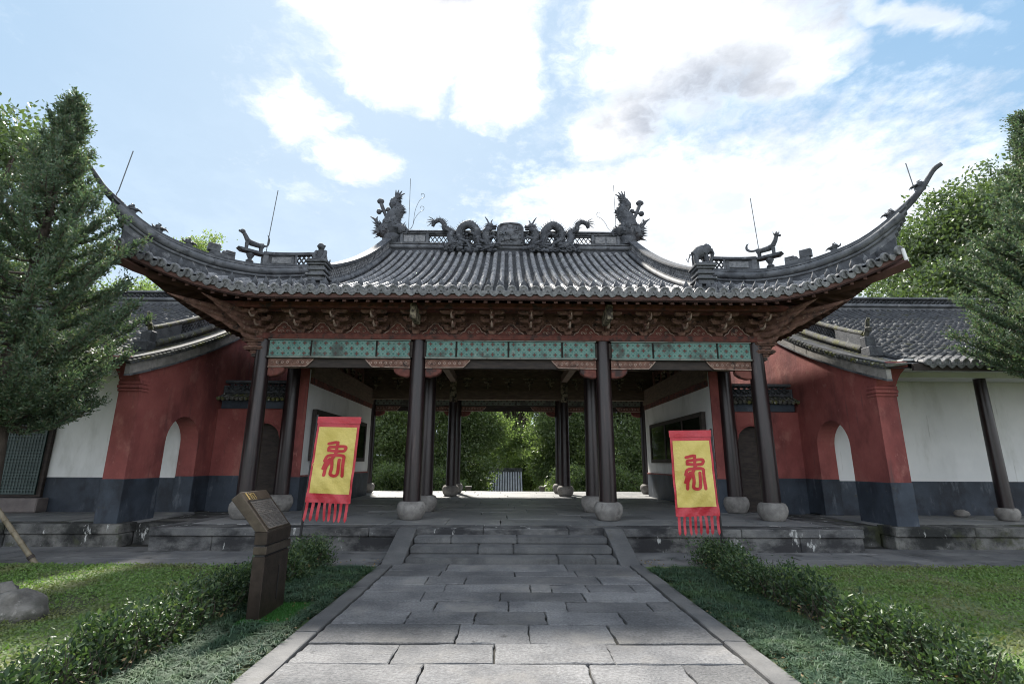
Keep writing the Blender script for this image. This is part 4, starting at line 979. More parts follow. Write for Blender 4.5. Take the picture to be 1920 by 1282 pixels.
    # lightning rods
    rods = (((-7.99, 9.33, 6.72), (-8.01, 9.33, 6.85), (-7.98, 9.33, 6.92), (-7.85, 9.33, 7.83)), ((-5.91, 11.4, 6.42), (-5.90, 11.4, 6.75), (-5.81, 11.4, 8.16)), ((-3.56, 16.3, 9.40), (-3.57, 16.3, 10.4), (-3.59, 16.3, 11.5))) if s < 0 else \
           (((8.13, 9.1, 6.92), (8.10, 9.1, 7.12), (8.04, 9.1, 7.61)), ((5.98, 11.3, 6.42), (6.02, 11.36, 6.75), (5.98, 11.4, 8.09)), ((3.72, 16.3, 9.40), (3.71, 16.3, 10.4), (3.70, 16.3, 11.33)))
    for rp in rods: MB().tube(rp, .010, 6).build('lightning_rod', 'wire', hall)
    for k, (h_, l_) in enumerate(((1.75, .62), (1.15, .50)) if s < 0 else ((.95, .55),)):   # curling whiskers of the finials
        a = catmull([(3.78, YC, ZR + .78), (3.55, YC, ZR + .82), (3.42, YC, ZR + .98), (3.36, YC, ZR + .6 + h_ * .55), (3.22, YC, ZR + .55 + h_ * .8), (3.08, YC, ZR + .62 + h_ * .82), (3.06, YC, ZR + .74 + h_ * .82), (3.16, YC, ZR + .78 + h_ * .82), (3.18, YC, ZR + .70 + h_ * .82)], 5)
        put(MB().tube(a, .008, 5), 'whisker', 'wire', hall, smooth=True)

# ================================================================== side halls
def PS(y):
    d = max(0, y - 9.9) if y <= 16 else max(0, 22.1 - y); return 3.62 + .33 * d + .027 * d * d
def strip_wall(ys, zb, zt, x0, x1):
    V = []; n = len(ys)
    for i, y in enumerate(ys): V += [(x0, y, zb[i]), (x1, y, zb[i]), (x1, y, zt[i]), (x0, y, zt[i])]
    return MB().add(V, [(4 * i + k, 4 * i + (k + 1) % 4, 4 * i + 4 + (k + 1) % 4, 4 * i + 4 + k) for i in range(n - 1) for k in range(4)] + [(3, 2, 1, 0), tuple(4 * n - 4 + k for k in range(4))])
NAME = {1: 'beside the lawn without the sign', -1: 'behind the juniper and bamboo prop'}
for s in (1, -1):
    sh = thing('side_hall', (s * 12, 16, 0), 'low red-gabled side hall with dark tile roof %s' % NAME[s], 'side hall', 'side halls flanking the gate')
    def put(b_, nm, m, par=None, **kw):
        if s < 0: b_.mirror()
        return b_.build(nm, m, par or sh, **kw)
    XI, XO = 7.65, 8.08
    # terrace
    pt = put(MB().box(7.52, 21, 10.34, 22.4, -.02, ZP - .03), 'terrace', 'old_stone')
    x = 7.47
    while x < 20:
        L = rng.uniform(1.3, 2.3); put(MB().box(x + .004, x + L - .004, 10.27 + rng.uniform(0, .01), 10.8, .25, ZP), 'edge_stone', 'old_stone', pt, bevel=.015)
        put(MB().box(x + .004, x + L - .004, 10.31 + rng.uniform(0, .01), 10.7, 0, .247), 'facing_stone', 'old_stone', pt, bevel=.015); x += L
    y = 10.81
    for d in (.95, 1.0):
        x = 7.5
        while x < 20:
            L = rng.uniform(1.0, 1.9); b_ = rough_slab(x + .004, x + L - .004, y + .004, y + d - .004, ZP - .05, ZP - .002 + rng.uniform(-.003, .003), .006, 3, .006); put(b_, 'floor_slab', 'floor_stone', pt); x += L
        y += d
    put(MB().box(6.63, 7.50, 10.75, 13.2, -.02, .40), 'drain_block', 'old_stone', pt, bevel=.02)
    # gable wall with arched opening
    gw = part('gable_wall', sh)
    A0, A1 = 11.5, 12.72; ac, ar = (A0 + A1) / 2, (A1 - A0) / 2; zsp = 2.02
    ys = [float(y) for y in np.linspace(10.45, A0, 6)]
    put(strip_wall(ys, [1.26] * 6, [PS(y) - .12 for y in ys], XI, XO), 'wall', 'red_plaster', gw)
    ya = [ac - ar * math.cos(PI * k / 16) for k in range(17)]
    put(strip_wall(ya, [zsp + ar * 1.0 * math.sin(PI * k / 16) for k in range(17)], [PS(y) - .12 for y in ya], XI, XO), 'wall', 'red_plaster', gw)
    ys = [float(y) for y in np.linspace(A1, 21.5, 24)]
    put(strip_wall(ys, [1.26] * 24, [PS(y) - .12 for y in ys], XI, XO), 'wall', 'red_plaster', gw)
    for a, b_ in ((10.435, A0 - .0), (A1 + .0, 21.5)): put(MB().box(XI - .012, XO + .012, a, b_, ZP - .01, 1.26), 'dado', 'dado', gw, bevel=.01)
    # pier head: mouldings and corbelled curve reaching the eave
    ph = MB()
    for (z0, z1, o_) in ((3.0, 3.06, .03), (3.065, 3.14, .055), (3.145, 3.22, .035)): ph.box(XI - .012 - o_ * .3, XO + .02, 10.45 - o_, 10.7, z0, z1)
    ph.prism([(10.7, 3.22), (10.42, 3.22), (10.36, 3.32), (10.25, 3.44), (10.12, 3.52), (10.02, 3.56), (10.02, 3.66), (10.7, 3.66)], 'x', XI - .006, XO + .01)
    put(ph, 'pier_head', 'red_plaster', gw, bevel=.012)
    # veranda: back wall, dado, ceiling, columns
    put(MB().box(XO, 21, 12.80, 13.1, 1.22, 3.72), 'back_wall', 'white_plaster')
    put(MB().box(XO, 21, 12.785, 13.1, ZP - .01, 1.219), 'back_dado', 'dado')
    put(MB().box(XO, 21, 10.12, 12.9, 3.70, 3.74), 'veranda_ceiling', 'white_plaster')
    put(MB().box(XO, 21, 11.45, 11.6, 3.58, 3.70), 'veranda_beam', 'white_plaster')
    for x in ((11.0, 14.6, 18.2) if s > 0 else (11.55, 15.2, 18.8)):
        column(s * x, 11.6, sh, ZP, 2.9, .72, 'veranda_column')
    put(MB().box(XO, 21, 13.1, 21.5, ZP, 3.6), 'body_wall', 'white_plaster')
    # roof: deck, tile rows, eave
    rf = part('roof', sh); b_ = MB(); ys = [float(y) for y in np.linspace(9.95, 22.05, 40)]
    V = []
    for y in ys: V += [(7.62, y, PS(y) - .03), (21, y, PS(y) - .03), (21, y, PS(y) - .13), (7.62, y, PS(y) - .13)]
    b_.add(V, [(4 * i + k, 4 * i + (k + 1) % 4, 4 * i + 4 + (k + 1) % 4, 4 * i + 4 + k) for i in range(len(ys) - 1) for k in range(4)]); put(b_, 'roof_deck', 'tile_dark', rf)
    SV, SF = tile_geo(.22, .07, .056, .05, 5); SVn, SFn = np.array(SV), np.array(SF); bv, bf, nb_ = [], [], 0
    sm = MB().add(SV, SF).mesh('cover_tile', 'tile_dark', smooth=True); nind = 0
    xx = 8.35
    while xx < 20.8:
        y = 9.86
        while y < 15.8:
            z = PS(y); sl_ = math.atan2(PS(y + .2) - z, .2); lx = s * (xx + rng.uniform(-.012, .012))
            if xx < 13.4 and y < 10.6:
                link('cover_tile', sm, rf, (lx, y, z), (sl_ + rng.uniform(-.02, .02), 0, rng.uniform(-.04, .04)))
            else:
                bv.append(SVn @ rotx(sl_ + rng.uniform(-.03, .05)).T + np.array([lx, y, z + rng.uniform(-.006, .008)])); bf.append(SFn + nb_); nb_ += len(SVn)
            y += .165
        xx += .19
    tag(link('cover_tile_rows', np_mesh('cover_tile_rows', np.concatenate(bv), np.concatenate(bf), 'tile_dark', True), rf), kind='stuff')
    xx = 8.35; k = 0
    while xx < 13.6:
        link('eave_cap', ecap_me, rf, (s * xx, 9.835, PS(9.86) + .005), (.2, 0, rng.uniform(-.1, .1)), (.78, 1, .78))
        link('drip_tile', drip_me, rf, (s * (xx + .095), 9.83, PS(9.86) - .045), (.3 + rng.uniform(-.1, .1), 0, 0), (.8, 1, .8)); xx += .19
    put(MB().box(8.1, 21, 9.90, 9.96, 3.46, 3.60), 'fascia', 'dark_wood', rf)
    # gable verge: grey band, thin fillets, moss-grown verge tiles
    vy = [float(y) for y in np.linspace(10.0, 16, 30)]
    y = 10.0
    while y < 15.9:
        L = rng.uniform(.42, .58); yq = [y + .004 + (L - .008) * k / 3 for k in range(4)]
        put(strip_wall(yq, [PS(q) - .36 for q in yq], [PS(q) - .155 for q in yq], XI - .05 - rng.uniform(0, .008), XI + .05), 'verge_slab', 'plinth', rf); y += L
    put(strip_wall(vy, [PS(y) - .40 for y in vy], [PS(y) - .362 for y in vy], XI - .075, XI + .05), 'verge_fillet', 'ridge_grey', rf)
    put(strip_wall(vy, [PS(y) - .152 for y in vy], [PS(y) - .11 for y in vy], XI - .085, XI + .05), 'verge_fillet', 'ridge_dark', rf)
    vt = MB(); y = 9.95
    while y < 15.9:
        z = PS(y) - .07; vt.tube([(XI - .10, y, z - .03 + rng.uniform(-.01, .01)), (XI + .2, y + .02, z + .02), (XI + .36, y + .02, z + .04)], [.040, .036, .034], 6); y += .12
    put(vt, 'verge_tiles', 'moss_tile', rf, smooth=True)
    # short descending ridge near the verge, ending in an upright tile finial
    dy = [float(y) for y in np.linspace(11.15, 15.9, 22)]; xr_ = 8.08
    put(MB().tube([(xr_ - .06, y, PS(y) + .10) for y in dy], .075, 9), 'roll_moulding', 'moss_tile', rf, smooth=True)
    put(strip_wall(dy, [PS(y) - .05 for y in dy], [PS(y) + .18 for y in dy], xr_ - .05, xr_ + .12), 'ridge_base', 'ridge_grey', rf)
    lt = MB()
    for a, c in zip(dy[4:-1], dy[5:]): lattice(lt, (xr_ + .02, a, PS(a) + .18), (xr_ + .02, c, PS(c) + .18), .24, .13, .016)
    put(lt, 'lattice', 'ridge_grey', rf)
    put(strip_wall(dy[:5], [PS(y) + .18 for y in dy[:5]], [PS(y) + .42 for y in dy[:5]], xr_ - .02, xr_ + .08), 'panel', 'ridge_grey', rf)
    put(strip_wall(dy[4:], [PS(y) + .18 for y in dy[4:]], [PS(y) + .42 for y in dy[4:]], xr_ + .05, xr_ + .08), 'lattice_back', 'ridge_dark', rf)
    put(MB().tube([(xr_ + .03, y, PS(y) + .46) for y in dy], .06, 9), 'cap_roll', 'moss_tile', rf, smooth=True)
    put(MB().box(xr_ - .10, xr_ + .14, 10.95, 11.15, PS(11) - .05, PS(11) + .42).box(xr_ - .13, xr_ + .17, 10.82, 11.12, PS(11) - .08, PS(11) + .16), 'end_block', 'ridge_dark', rf, bevel=.02)
    put(MB().tube([(xr_ + .03, 11.1, PS(11.1) + .42), (xr_ + .03, 11.0, PS(11.1) + .56), (xr_ + .03, 10.98, PS(11.1) + .72), (xr_ + .03, 10.92, PS(11.1) + .80)], [.06, .05, .045, .03], 8).blob((xr_ + .03, 10.98, PS(11.1) + .55), .07, .3), 'end_finial', 'moss_tile', rf, smooth=True)
    # main ridge with lattice
    put(MB().box(8.0, 21, 15.86, 16.14, 6.55, 6.72), 'ridge_base', 'ridge_grey', rf); put(MB().tube([(8.0, 15.84, 6.74), (21, 15.84, 6.74)], .06, 8), 'roll_moulding', 'ridge_grey', rf, smooth=True)
    lt = lattice(MB(), (8.0, 15.92, 6.78), (21, 15.92, 6.78), .18, .15, .017); put(lt, 'lattice', 'ridge_grey', rf); put(MB().box(8.0, 21, 15.95, 16.05, 6.72, 6.97), 'ridge_wall', 'ridge_dark', rf)
    put(MB().box(7.95, 21, 15.84, 16.16, 6.97, 7.04), 'ridge_cap', 'ridge_grey', rf, bevel=.02)
    if s < 0:      # lattice door standing on a raised stone threshold
        dr_ = part('door', sh)
        MB().box(-12.32, -11.20, 12.70, 12.79, .76, 2.98).build('frame', 'dark_wood', dr_, bevel=.01)
        MB().box(-12.22, -11.30, 12.66, 12.698, .82, 2.90).build('leaf', 'door_green', dr_)
        g = MB()
        for k in range(13): g.box(-12.20 + k * .0742, -12.185 + k * .0742, 12.645, 12.66, .84, 2.88)
        for k in range(28): g.box(-12.22, -11.30, 12.640, 12.655, .84 + k * .074, .855 + k * .074)
        g.build('lattice', 'door_lattice', dr_)
        MB().box(-12.5, -11.02, 12.45, 12.78, ZP, .75).build('threshold', 'sill_stone', dr_, bevel=.02)
    # low cross wall with arched door and tiled coping, joining gable wall and gate hall
    cw = thing('cross_wall', (s * 6.6, 13.5, 0), 'low red wall with arched doorway and tiled coping next to the %s' % ('white wall with the round stone' if s > 0 else 'lattice door of the side hall'), 'wall', 'red walls linking the halls')
    XA, XB = 5.97, 6.85; xc, xrd = (XA + XB) / 2, (XB - XA) / 2; zs_ = 2.15
    def cwp(b_, nm, m, **kw): return put(b_, nm, m, cw, **kw)
    xs = [XA + (XB - XA) * k / 16 for k in range(17)]
    V = []
    for x in xs:
        zb = zs_ + math.sqrt(max(0, xrd * xrd - (x - xc) ** 2)); V += [(x, 13.4, zb), (x, 13.75, zb), (x, 13.75, 2.96), (x, 13.4, 2.96)]
    F = [(4 * i + k, 4 * i + (k + 1) % 4, 4 * i + 4 + (k + 1) % 4, 4 * i + 4 + k) for i in range(16) for k in range(4)]
    cwp(MB().add(V, F), 'wall', 'red_plaster')
    cwp(MB().box(XB, 7.66, 13.4, 13.75, 1.26, 2.96), 'wall', 'red_plaster'); cwp(MB().box(5.45, XA, 13.4, 13.75, 1.26, 2.96), 'wall', 'red_plaster')
    cwp(MB().box(XB + .0, 7.655, 13.388, 13.76, .3, 1.258), 'dado', 'dado'); cwp(MB().box(5.45, XA - .0, 13.388, 13.76, .3, 1.258), 'dado', 'dado')
    arch = [(xc + (xrd + .05) * math.cos(PI * k / 14), 13.392, zs_ + (xrd + .05) * math.sin(PI * k / 14)) for k in range(15)]
    cwp(MB().tube([(XB + .05, 13.392, 1.3)] + arch + [(XA - .05, 13.392, 1.3)], .018, 5), 'arch_moulding', 'red_plaster')
    cwp(MB().box(XA - .02, XB + .02, 13.60, 13.66, .35, 2.62), 'door_leaf', 'dark_wood')
    cwp(MB().box(5.63, 7.56, 13.36, 13.80, 2.962, 3.16), 'band', 'dado')
    cop = part('coping', cw)
    put(MB().box(5.63, 7.62, 13.48, 13.68, 3.16, 3.58), 'coping_core', 'ridge_dark', cop)
    k = 0; x = 5.70
    while x < 7.60:
        put(MB().tube([(x, 13.20, 3.20 + rng.uniform(-.012, .012)), (x, 13.34, 3.25), (x, 13.5, 3.34)], [.052, .05, .045], 7), 'coping_tile', 'moss_tile', cop, smooth=True)
        x += .118
    put(lattice(MB(), (5.66, 13.46, 3.42), (7.5, 13.46, 3.42), .20, .15, .02), 'coping_lattice', 'ridge_dark', cop)
    put(MB().tube([(5.64, 13.45, 3.40), (7.55, 13.45, 3.40)], .035, 7), 'coping_roll', 'ridge_dark', cop, smooth=True)
    put(MB().box(5.64, 7.58, 13.42, 13.74, 3.64, 3.72), 'coping_cap', 'ridge_dark', cop, bevel=.02)

# notice boards hung on the white side walls
for s in (-1, 1):
    nb_ = thing('notice_board', (s * 5.28, 15.8, 1.68), 'dark framed glass notice board %s' % ('behind the banner by the bronze sign' if s < 0 else 'behind the banner on the side without a sign'), 'notice board', 'notice boards inside the gate')
    xi = s * 5.255
    def bx(a0, a1, y0, y1, z0, z1, nm, m):
        a, b_ = sorted((a0, a1)); return MB().box(a, b_, y0, y1, z0, z1).build(nm, m, nb_)
    bx(xi, xi - s * .03, 13.75, 18.5, 1.72, 2.90, 'backing', 'paper')
    for y0, y1, z0, z1 in ((13.6, 18.62, 1.64, 1.76), (13.6, 18.62, 2.86, 2.98), (13.6, 13.76, 1.76, 2.86), (18.5, 18.62, 1.76, 2.86), (15.15, 15.25, 1.76, 2.86), (16.85, 16.95, 1.76, 2.86)):
        bx(xi, xi - s * .11, y0, y1, z0, z1, 'frame', 'dark_wood')
    for y0, y1 in ((13.76, 15.15), (15.25, 16.85), (16.95, 18.5)): bx(xi - s * .085, xi - s * .09, y0, y1, 1.76, 2.86, 'pane', 'glass')
rs = MB().blob((10.72, 12.45, ZP + .07), (.17, .13, .09), .08, 14, 9).build('round_stone', 'plinth', smooth=True)
tag(rs, 'small rounded stone lying on the veranda below the white wall', 'stone')

# far pavilion roof seen through the gate, standing on lower ground
pav = thing('pavilion', (-.3, 40, -3.2), 'low pavilion with pale striped tile roof among trees beyond the gate', 'pavilion')
pr = part('roof', pav)
V = [(-1.65, 37.5, -1.1), (1.2, 37.5, -1.1), (1.1, 40, 1.0), (-1.55, 40, 1.0), (1.2, 42.5, -1.1), (-1.65, 42.5, -1.1)]
MB().add(V, [(0, 1, 2, 3), (3, 2, 4, 5), (0, 3, 5), (1, 4, 2), (0, 5, 4, 1)]).build('roof_deck', 'pavilion_pan', pr)
for k in range(15):
    x = -1.56 + k * .19; MB().tube([(x, 37.45, -1.1), (x, 38.7, -.1), (x + .0, 40, 1.04)], .062, 6).build('tile_row', 'pavilion_tile', pr)
MB().box(-1.65, 1.2, 39.85, 40.15, .95, 1.25).build('ridge', 'ridge_grey', pr)
for x in (-1.45, 1.0):
    for y in (37.9, 42.1): MB().tube([(x, y, -3.3), (x, y, -1.0)], .11, 8).build('column', 'lacquer', pav)
for x in (-1.75, 1.55):
    pst = MB().box(x - .11, x + .11, 23.4, 23.62, -.02, .52).box(x - .14, x + .14, 23.37, 23.65, .525, .60).build('stone_post', 'plinth', bevel=.01)
    tag(pst, 'short stone post behind the gate floor at the foot of the %s grove tree' % ('dark' if x < 0 else 'rounded'), 'post', 'short stone posts behind the gate')

# ================================================================== bronze sign
sg = thing('information_sign', (-2.62, 5.95, 0), 'bent bronze information sign standing on green turf beside the path', 'sign')
Y0, Y1 = 5.66, 6.26; T = .13
MB().prism([(-2.60, 0), (-2.60, .64), (-2.60 - T, .64), (-2.60 - T, 0)], 'y', Y0, Y1).build('base_panel', 'bronze_dark', sg, bevel=.006)
MB().box(-2.60 - T + .015, -2.615, Y0 + .012, Y1 - .012, .635, .665).build('groove', 'iron', sg)
MB().box(-2.60 - T, -2.59, Y0 - .008, Y1 + .008, .662, .742).build('band', 'bronze', sg, bevel=.006)
MB().box(-2.60 - T + .015, -2.615, Y0 + .012, Y1 - .012, .738, .762).build('groove', 'iron', sg)
MB().box(-2.60 - T, -2.60, Y0 - .004, Y1 + .004, .758, .885).build('neck', 'bronze_dark', sg, bevel=.005)
MB().box(-2.598, -2.593, 6.02, 6.035, .16, .50).build('slot', 'iron', sg)
tl = Vector((-.34, 0, .40)).normalized(); nn = Vector((tl.z, 0, -tl.x)); L = .525
b0 = Vector((-2.60, 0, .885))
def slab_pt(u, w_): p = b0 + tl * u + nn * w_; return (p.x, p.z)
hd = MB().prism([slab_pt(0, 0), slab_pt(L, 0), slab_pt(L, -.115), (slab_pt(0, 0)[0] - T, .885 - .0)], 'y', Y0 - .004, Y1 + .004).build('reading_panel', 'bronze', sg, bevel=.005)
def onpanel(u0, u1, y0, y1, w0, w1, nm, m, par=hd):
    return MB().prism([slab_pt(u0, w0), slab_pt(u1, w0), slab_pt(u1, w1), slab_pt(u0, w1)], 'y', y0, y1).build(nm, m, par)
onpanel(.035, L - .125, Y0 + .05, Y1 - .04, -.004, .003, 'text_plate', 'text_plate')
for (u0, u1, y0, y1) in ((.025, .035, Y0 + .03, Y1 - .02), (L - .125, L - .115, Y0 + .03, Y1 - .02), (.025, L - .115, Y0 + .04, Y0 + .05), (.025, L - .115, Y1 - .04, Y1 - .03)): onpanel(u0, u1, y0, y1, -.004, .010, 'plate_border', 'bronze')
tx = MB(); u = L - .16; k = 0
while u > .05:          # rows of raised text, too small to read
    y = Y0 + .08 if k < 7 else Y0 + .075
    while y < Y1 - .09:
        w_ = rng.uniform(.018, .03) if k < 7 else rng.uniform(.03, .07)
        if rng.random() < .92: tx.prism([slab_pt(u, .002), slab_pt(u + (.010 if k < 7 else .006), .002), slab_pt(u + (.010 if k < 7 else .006), .006), slab_pt(u, .006)], 'y', y, y + w_)
        y += w_ + (.010 if k < 7 else .005)
    u -= .022 if k < 7 else .0155; k += 1
tx.build('text_lines', 'text_grey', hd)
gl = MB()
def gs(pts, w_=.005):     # gold strokes: (v along the panel, u up the panel), in metres from the heading corner
    for (a, c), (e, g) in zip(pts[:-1], pts[1:]):
        n_ = Vector((g - c, -(e - a))); 
        if n_.length == 0: continue
        n_ = n_.normalized() * w_ / 2; base = []
        for w2 in (.001, .006):
            for (p, q) in ((a + n_.x, c + n_.y), (e + n_.x, g + n_.y), (e - n_.x, g - n_.y), (a - n_.x, c - n_.y)):
                X, Z = slab_pt(q, w2); base.append((X, p, Z))
        gl.add(base, [(3, 2, 1, 0), (4, 5, 6, 7), (0, 1, 5, 4), (1, 2, 6, 5), (2, 3, 7, 6), (3, 0, 4, 7)])
ub = L - .10; vb = Y0 + .07
gs([(vb, ub), (vb + .035, ub)], .01); gs([(vb + .018, ub), (vb + .018, ub + .07)], .022); gs([(vb + .005, ub + .075), (vb + .03, ub + .075)], .008)
g0 = vb + .055
gs([(g0 + .02, ub + .075), (g0 + .01, ub + .058)]); gs([(g0 + .008, ub + .06), (g0 + .048, ub + .06)]); gs([(g0, ub + .038), (g0 + .056, ub + .038)]); gs([(g0 + .028, ub + .06), (g0 + .028, ub)])
g0 = vb + .125
gs([(g0, ub + .058), (g0, ub)]); gs([(g0 + .006, ub + .075), (g0 + .014, ub + .062)]); gs([(g0 + .02, ub + .065), (g0 + .05, ub + .065), (g0 + .05, ub), (g0 + .04, ub + .005)])
gs([(vb + .055, ub - .012), (vb + .18, ub - .012)], .003)
gl.build('heading', 'gold', hd)
tf = MB().box(-2.80, -2.28, 5.52, 6.36, -.02, .035).build('turf_patch', 'turf'); tag(tf, 'rectangle of bright artificial turf under the bronze sign', 'turf')

# ================================================================== banners
SEAL = [[(425, 352), (497, 340), (503, 382)], [(437, 412), (437, 384), (470, 380), (570, 375), (570, 412), (520, 418)], [(437, 412), (484, 416)], [(503, 340), (503, 452)],
        [(503, 452), (440, 462), (424, 505)], [(440, 500), (425, 572)], [(503, 452), (466, 520), (446, 570), (446, 630)], [(482, 480), (496, 560), (496, 622), (548, 622), (546, 492)],
        [(503, 452), (572, 458), (580, 505), (592, 632)], [(462, 490), (446, 560)], [(520, 418), (505, 430)]]
def banner(px, py, s, zt, w_, h_, lean, tw, label, seed):
    """hanging banner on a leaning iron pole; cloth spreads from the pole towards s"""
    R_ = random.Random(seed)
    r = thing('banner', (px, py, 0), label, 'banner', 'seal script banners by the path')
    top = Vector((px + lean[0], py + lean[1], zt + .04))
    MB().tube([(px, py, -.05), (px + lean[0] * .5, py + lean[1] * .5, zt * .5), top], .022, 8).build('pole', 'iron', r, smooth=True)
    ca, sa = math.cos(tw), math.sin(tw)
    polex = lambda z: Vector((px + lean[0] * z / zt, py + lean[1] * z / zt, z))
    ph = R_.uniform(0, 6)
    def C(u, v, o=0.):    # u 0..1 away from the pole, v 0..1 downwards
        z = zt - v * h_; p = polex(zt - v * h_)
        cr = (u * .9 - v * 1.6 + ph * .3); wv = .012 * math.sin(cr * 9) * math.sin(v * 4 + ph) * (.3 + v) + .006 * math.sin(cr * 21 + 1.3 * ph) * v + .018 * math.sin(u * 5 + v * 3 + ph) * (0.3 + v) + .010 * math.sin(v * 11 + u * 7 + ph) * (.2 + v) + .022 * math.sin((u - .5) * 3.1 + ph * .5) * v
        q = u * w_ + .02; dy_ = wv - o
        return (p.x + s * q * ca, p.y - .02 + q * sa * -1 + dy_, z - .012 * u + .008 * v * math.sin(u * 4 + ph))
    def grid(u0, u1, v0, v1, nu, nv, o, nm, m, par):
        V = [C(u0 + (u1 - u0) * i / nu, v0 + (v1 - v0) * j / nv, o) for j in range(nv + 1) for i in range(nu + 1)]
        V2 = [C(u0 + (u1 - u0) * i / nu, v0 + (v1 - v0) * j / nv, o - .003) for j in range(nv + 1) for i in range(nu + 1)]; n = len(V)
        F = [(j * (nu + 1) + i, j * (nu + 1) + i + 1, (j + 1) * (nu + 1) + i + 1, (j + 1) * (nu + 1) + i) for j in range(nv) for i in range(nu)]
        return MB().add(V + V2, F + [tuple(n + k for k in reversed(f)) for f in F]).build(nm, m, par, smooth=True)
    cl = grid(0, 1, 0, 1, 30, 54, 0, 'cloth', 'cloth_red', r)
    grid(.055, .945, .12, .895, 28, 44, .006, 'centre_field', 'cloth_yellow', cl)
    grid(-.01, 1.02, -.005, .075, 20, 3, .012, 'top_hem', 'cloth_red', cl)
    em = MB(); emh = MB()
    def stroke(b_, st, wd, o):
        pts = catmull([((x, y, 0)) for x, y in st], 5) if len(st) > 2 else [Vector((*st[0], 0)).lerp(Vector((*st[1], 0)), k / 5) for k in range(6)]
        V = []; n = len(pts)
        for i, p in enumerate(pts):
            tg = (pts[min(i + 1, n - 1)] - pts[max(i - 1, 0)]).normalized(); nr_ = Vector((-tg.y, tg.x, 0)) * wd
            for q in (p + nr_, p - nr_):
                uu = (q.x - 313 - (q.y - 210) * .086) / 317; vv = (q.y - 210) / 572
                uu = .07 + .86 * uu; vv = .13 + .755 * vv
                if s < 0: uu = 1 - uu
                V.append(C(uu, vv, o))
        b_.add(V, [(2 * i, 2 * i + 2, 2 * i + 3, 2 * i + 1) for i in range(n - 1)])
        for p, e in ((pts[0], 0), (pts[-1], 1)):     # round stroke ends
            ring = []
            for k in range(10):
                qx, qy = p.x + wd * math.cos(k * PI / 5), p.y + wd * math.sin(k * PI / 5)
                uu = .07 + .86 * (qx - 313 - (qy - 210) * .086) / 317; vv = .13 + .755 * (qy - 210) / 572
                ring.append(C(1 - uu if s < 0 else uu, vv, o))
            b_.add(ring, [tuple(range(10))])
    for i_, st in enumerate(SEAL): stroke(em, st, 13.5, .0120 + .0004 * i_)
    for k in range(9):
        cx, cy, rr_ = R_.uniform(345, 620), R_.uniform(420, 560), R_.uniform(14, 40); stroke(emh, [(cx + rr_ * math.cos(a), cy + rr_ * .7 * math.sin(a)) for a in np.linspace(0, R_.uniform(2.5, 5), 7)], 1.6, .0085 + .0003 * k)
    em.build('seal_character', 'ink_red', cl); tag(emh.build('cloud_scrolls', 'ink_gold', cl), kind='stuff')
    for k in range(8):    # fringe streamers
        u0 = .02 + k * .125; wd = .062; V = []; nj = 7; sway = R_.uniform(-.02, .02); sk = -s * lean[0] * .12
        for j in range(nj + 1):
            v = 1 + .20 * j / nj; t_ = j / nj; wj = wd * (1 if j < nj - 1 else (1 - (j - nj + 1)))
            for e in (-1, 1):
                p = Vector(C(u0 + .03 + e * wj / 2, 1.0, 0)); V.append((p.x + sway * t_ + sk * t_, p.y + .012 * math.sin(t_ * 5 + k), p.z - t_ * h_ * .215))
        MB().add(V, [(2 * j, 2 * j + 1, 2 * j + 3, 2 * j + 2) for j in range(nj)]).build('streamer', 'cloth_red', r, smooth=True)
    MB().tube([C(0, .02, -.012), C(1.02, .02, -.012)], .011, 7).build('cross_rod', 'iron', r)
    return r
banner(-3.70, 9.42, 1, 2.41, .80, 1.50, (.13, .0), .10, 'red and yellow seal script banner on leaning pole behind the bronze sign', 3)
banner(3.68, 9.30, -1, 2.20, .74, 1.48, (-.04, .0), -.04, 'red and yellow seal script banner at the end of the hedge without a sign', 8)

# ================================================================== rock, bamboo prop
rk = MB().blob((-5.22, 5.82, .03), (.38, .28, .27), .20, 9, 7, 5)
rk.v = [(x, y, z if z > -.1 else -.1) for x, y, z in rk.v]
o = rk.build('boulder', 'rock', smooth=True); tag(o, 'rough grey boulder half sunk in the lawn', 'boulder')
md = o.modifiers.new('sub', 'SUBSURF'); md.levels = md.render_levels = 2; dt = bpy.data.textures.new('rk', 'CLOUDS'); dt.noise_scale = .22
md = o.modifiers.new('dis', 'DISPLACE'); md.texture = dt; md.strength = .06; md.texture_coords = 'GLOBAL'
rk2 = MB().blob((-5.85, 6.25, .02), (.35, .25, .24), .16, 12, 8, 9).build('boulder', 'rock', smooth=True); tag(rk2, 'smaller dark boulder behind the rough boulder on the lawn', 'boulder')
bp = thing('bamboo_prop', (-7.55, 8.75, 0), 'slanted bamboo pole propping up the juniper tree', 'pole')
A, B = Vector((-7.55, 8.75, -.03)), Vector((-9.25, 8.45, 2.05)); pts = []; rd = []
for k in range(12):
    for dt_, r_ in ((0, .046), (.02, .040), (.5, .038), (.98, .040)): pts.append(A.lerp(B, (k + dt_) / 12)); rd.append(r_ * (1 - .012 * k))
MB().tube(pts, rd, 10).build('cane', 'bamboo', bp, smooth=True)
MB().tube([A.lerp(B, .055), A.lerp(B, .075)], .05, 8).build('rope_tie', 'dark_wood', bp)

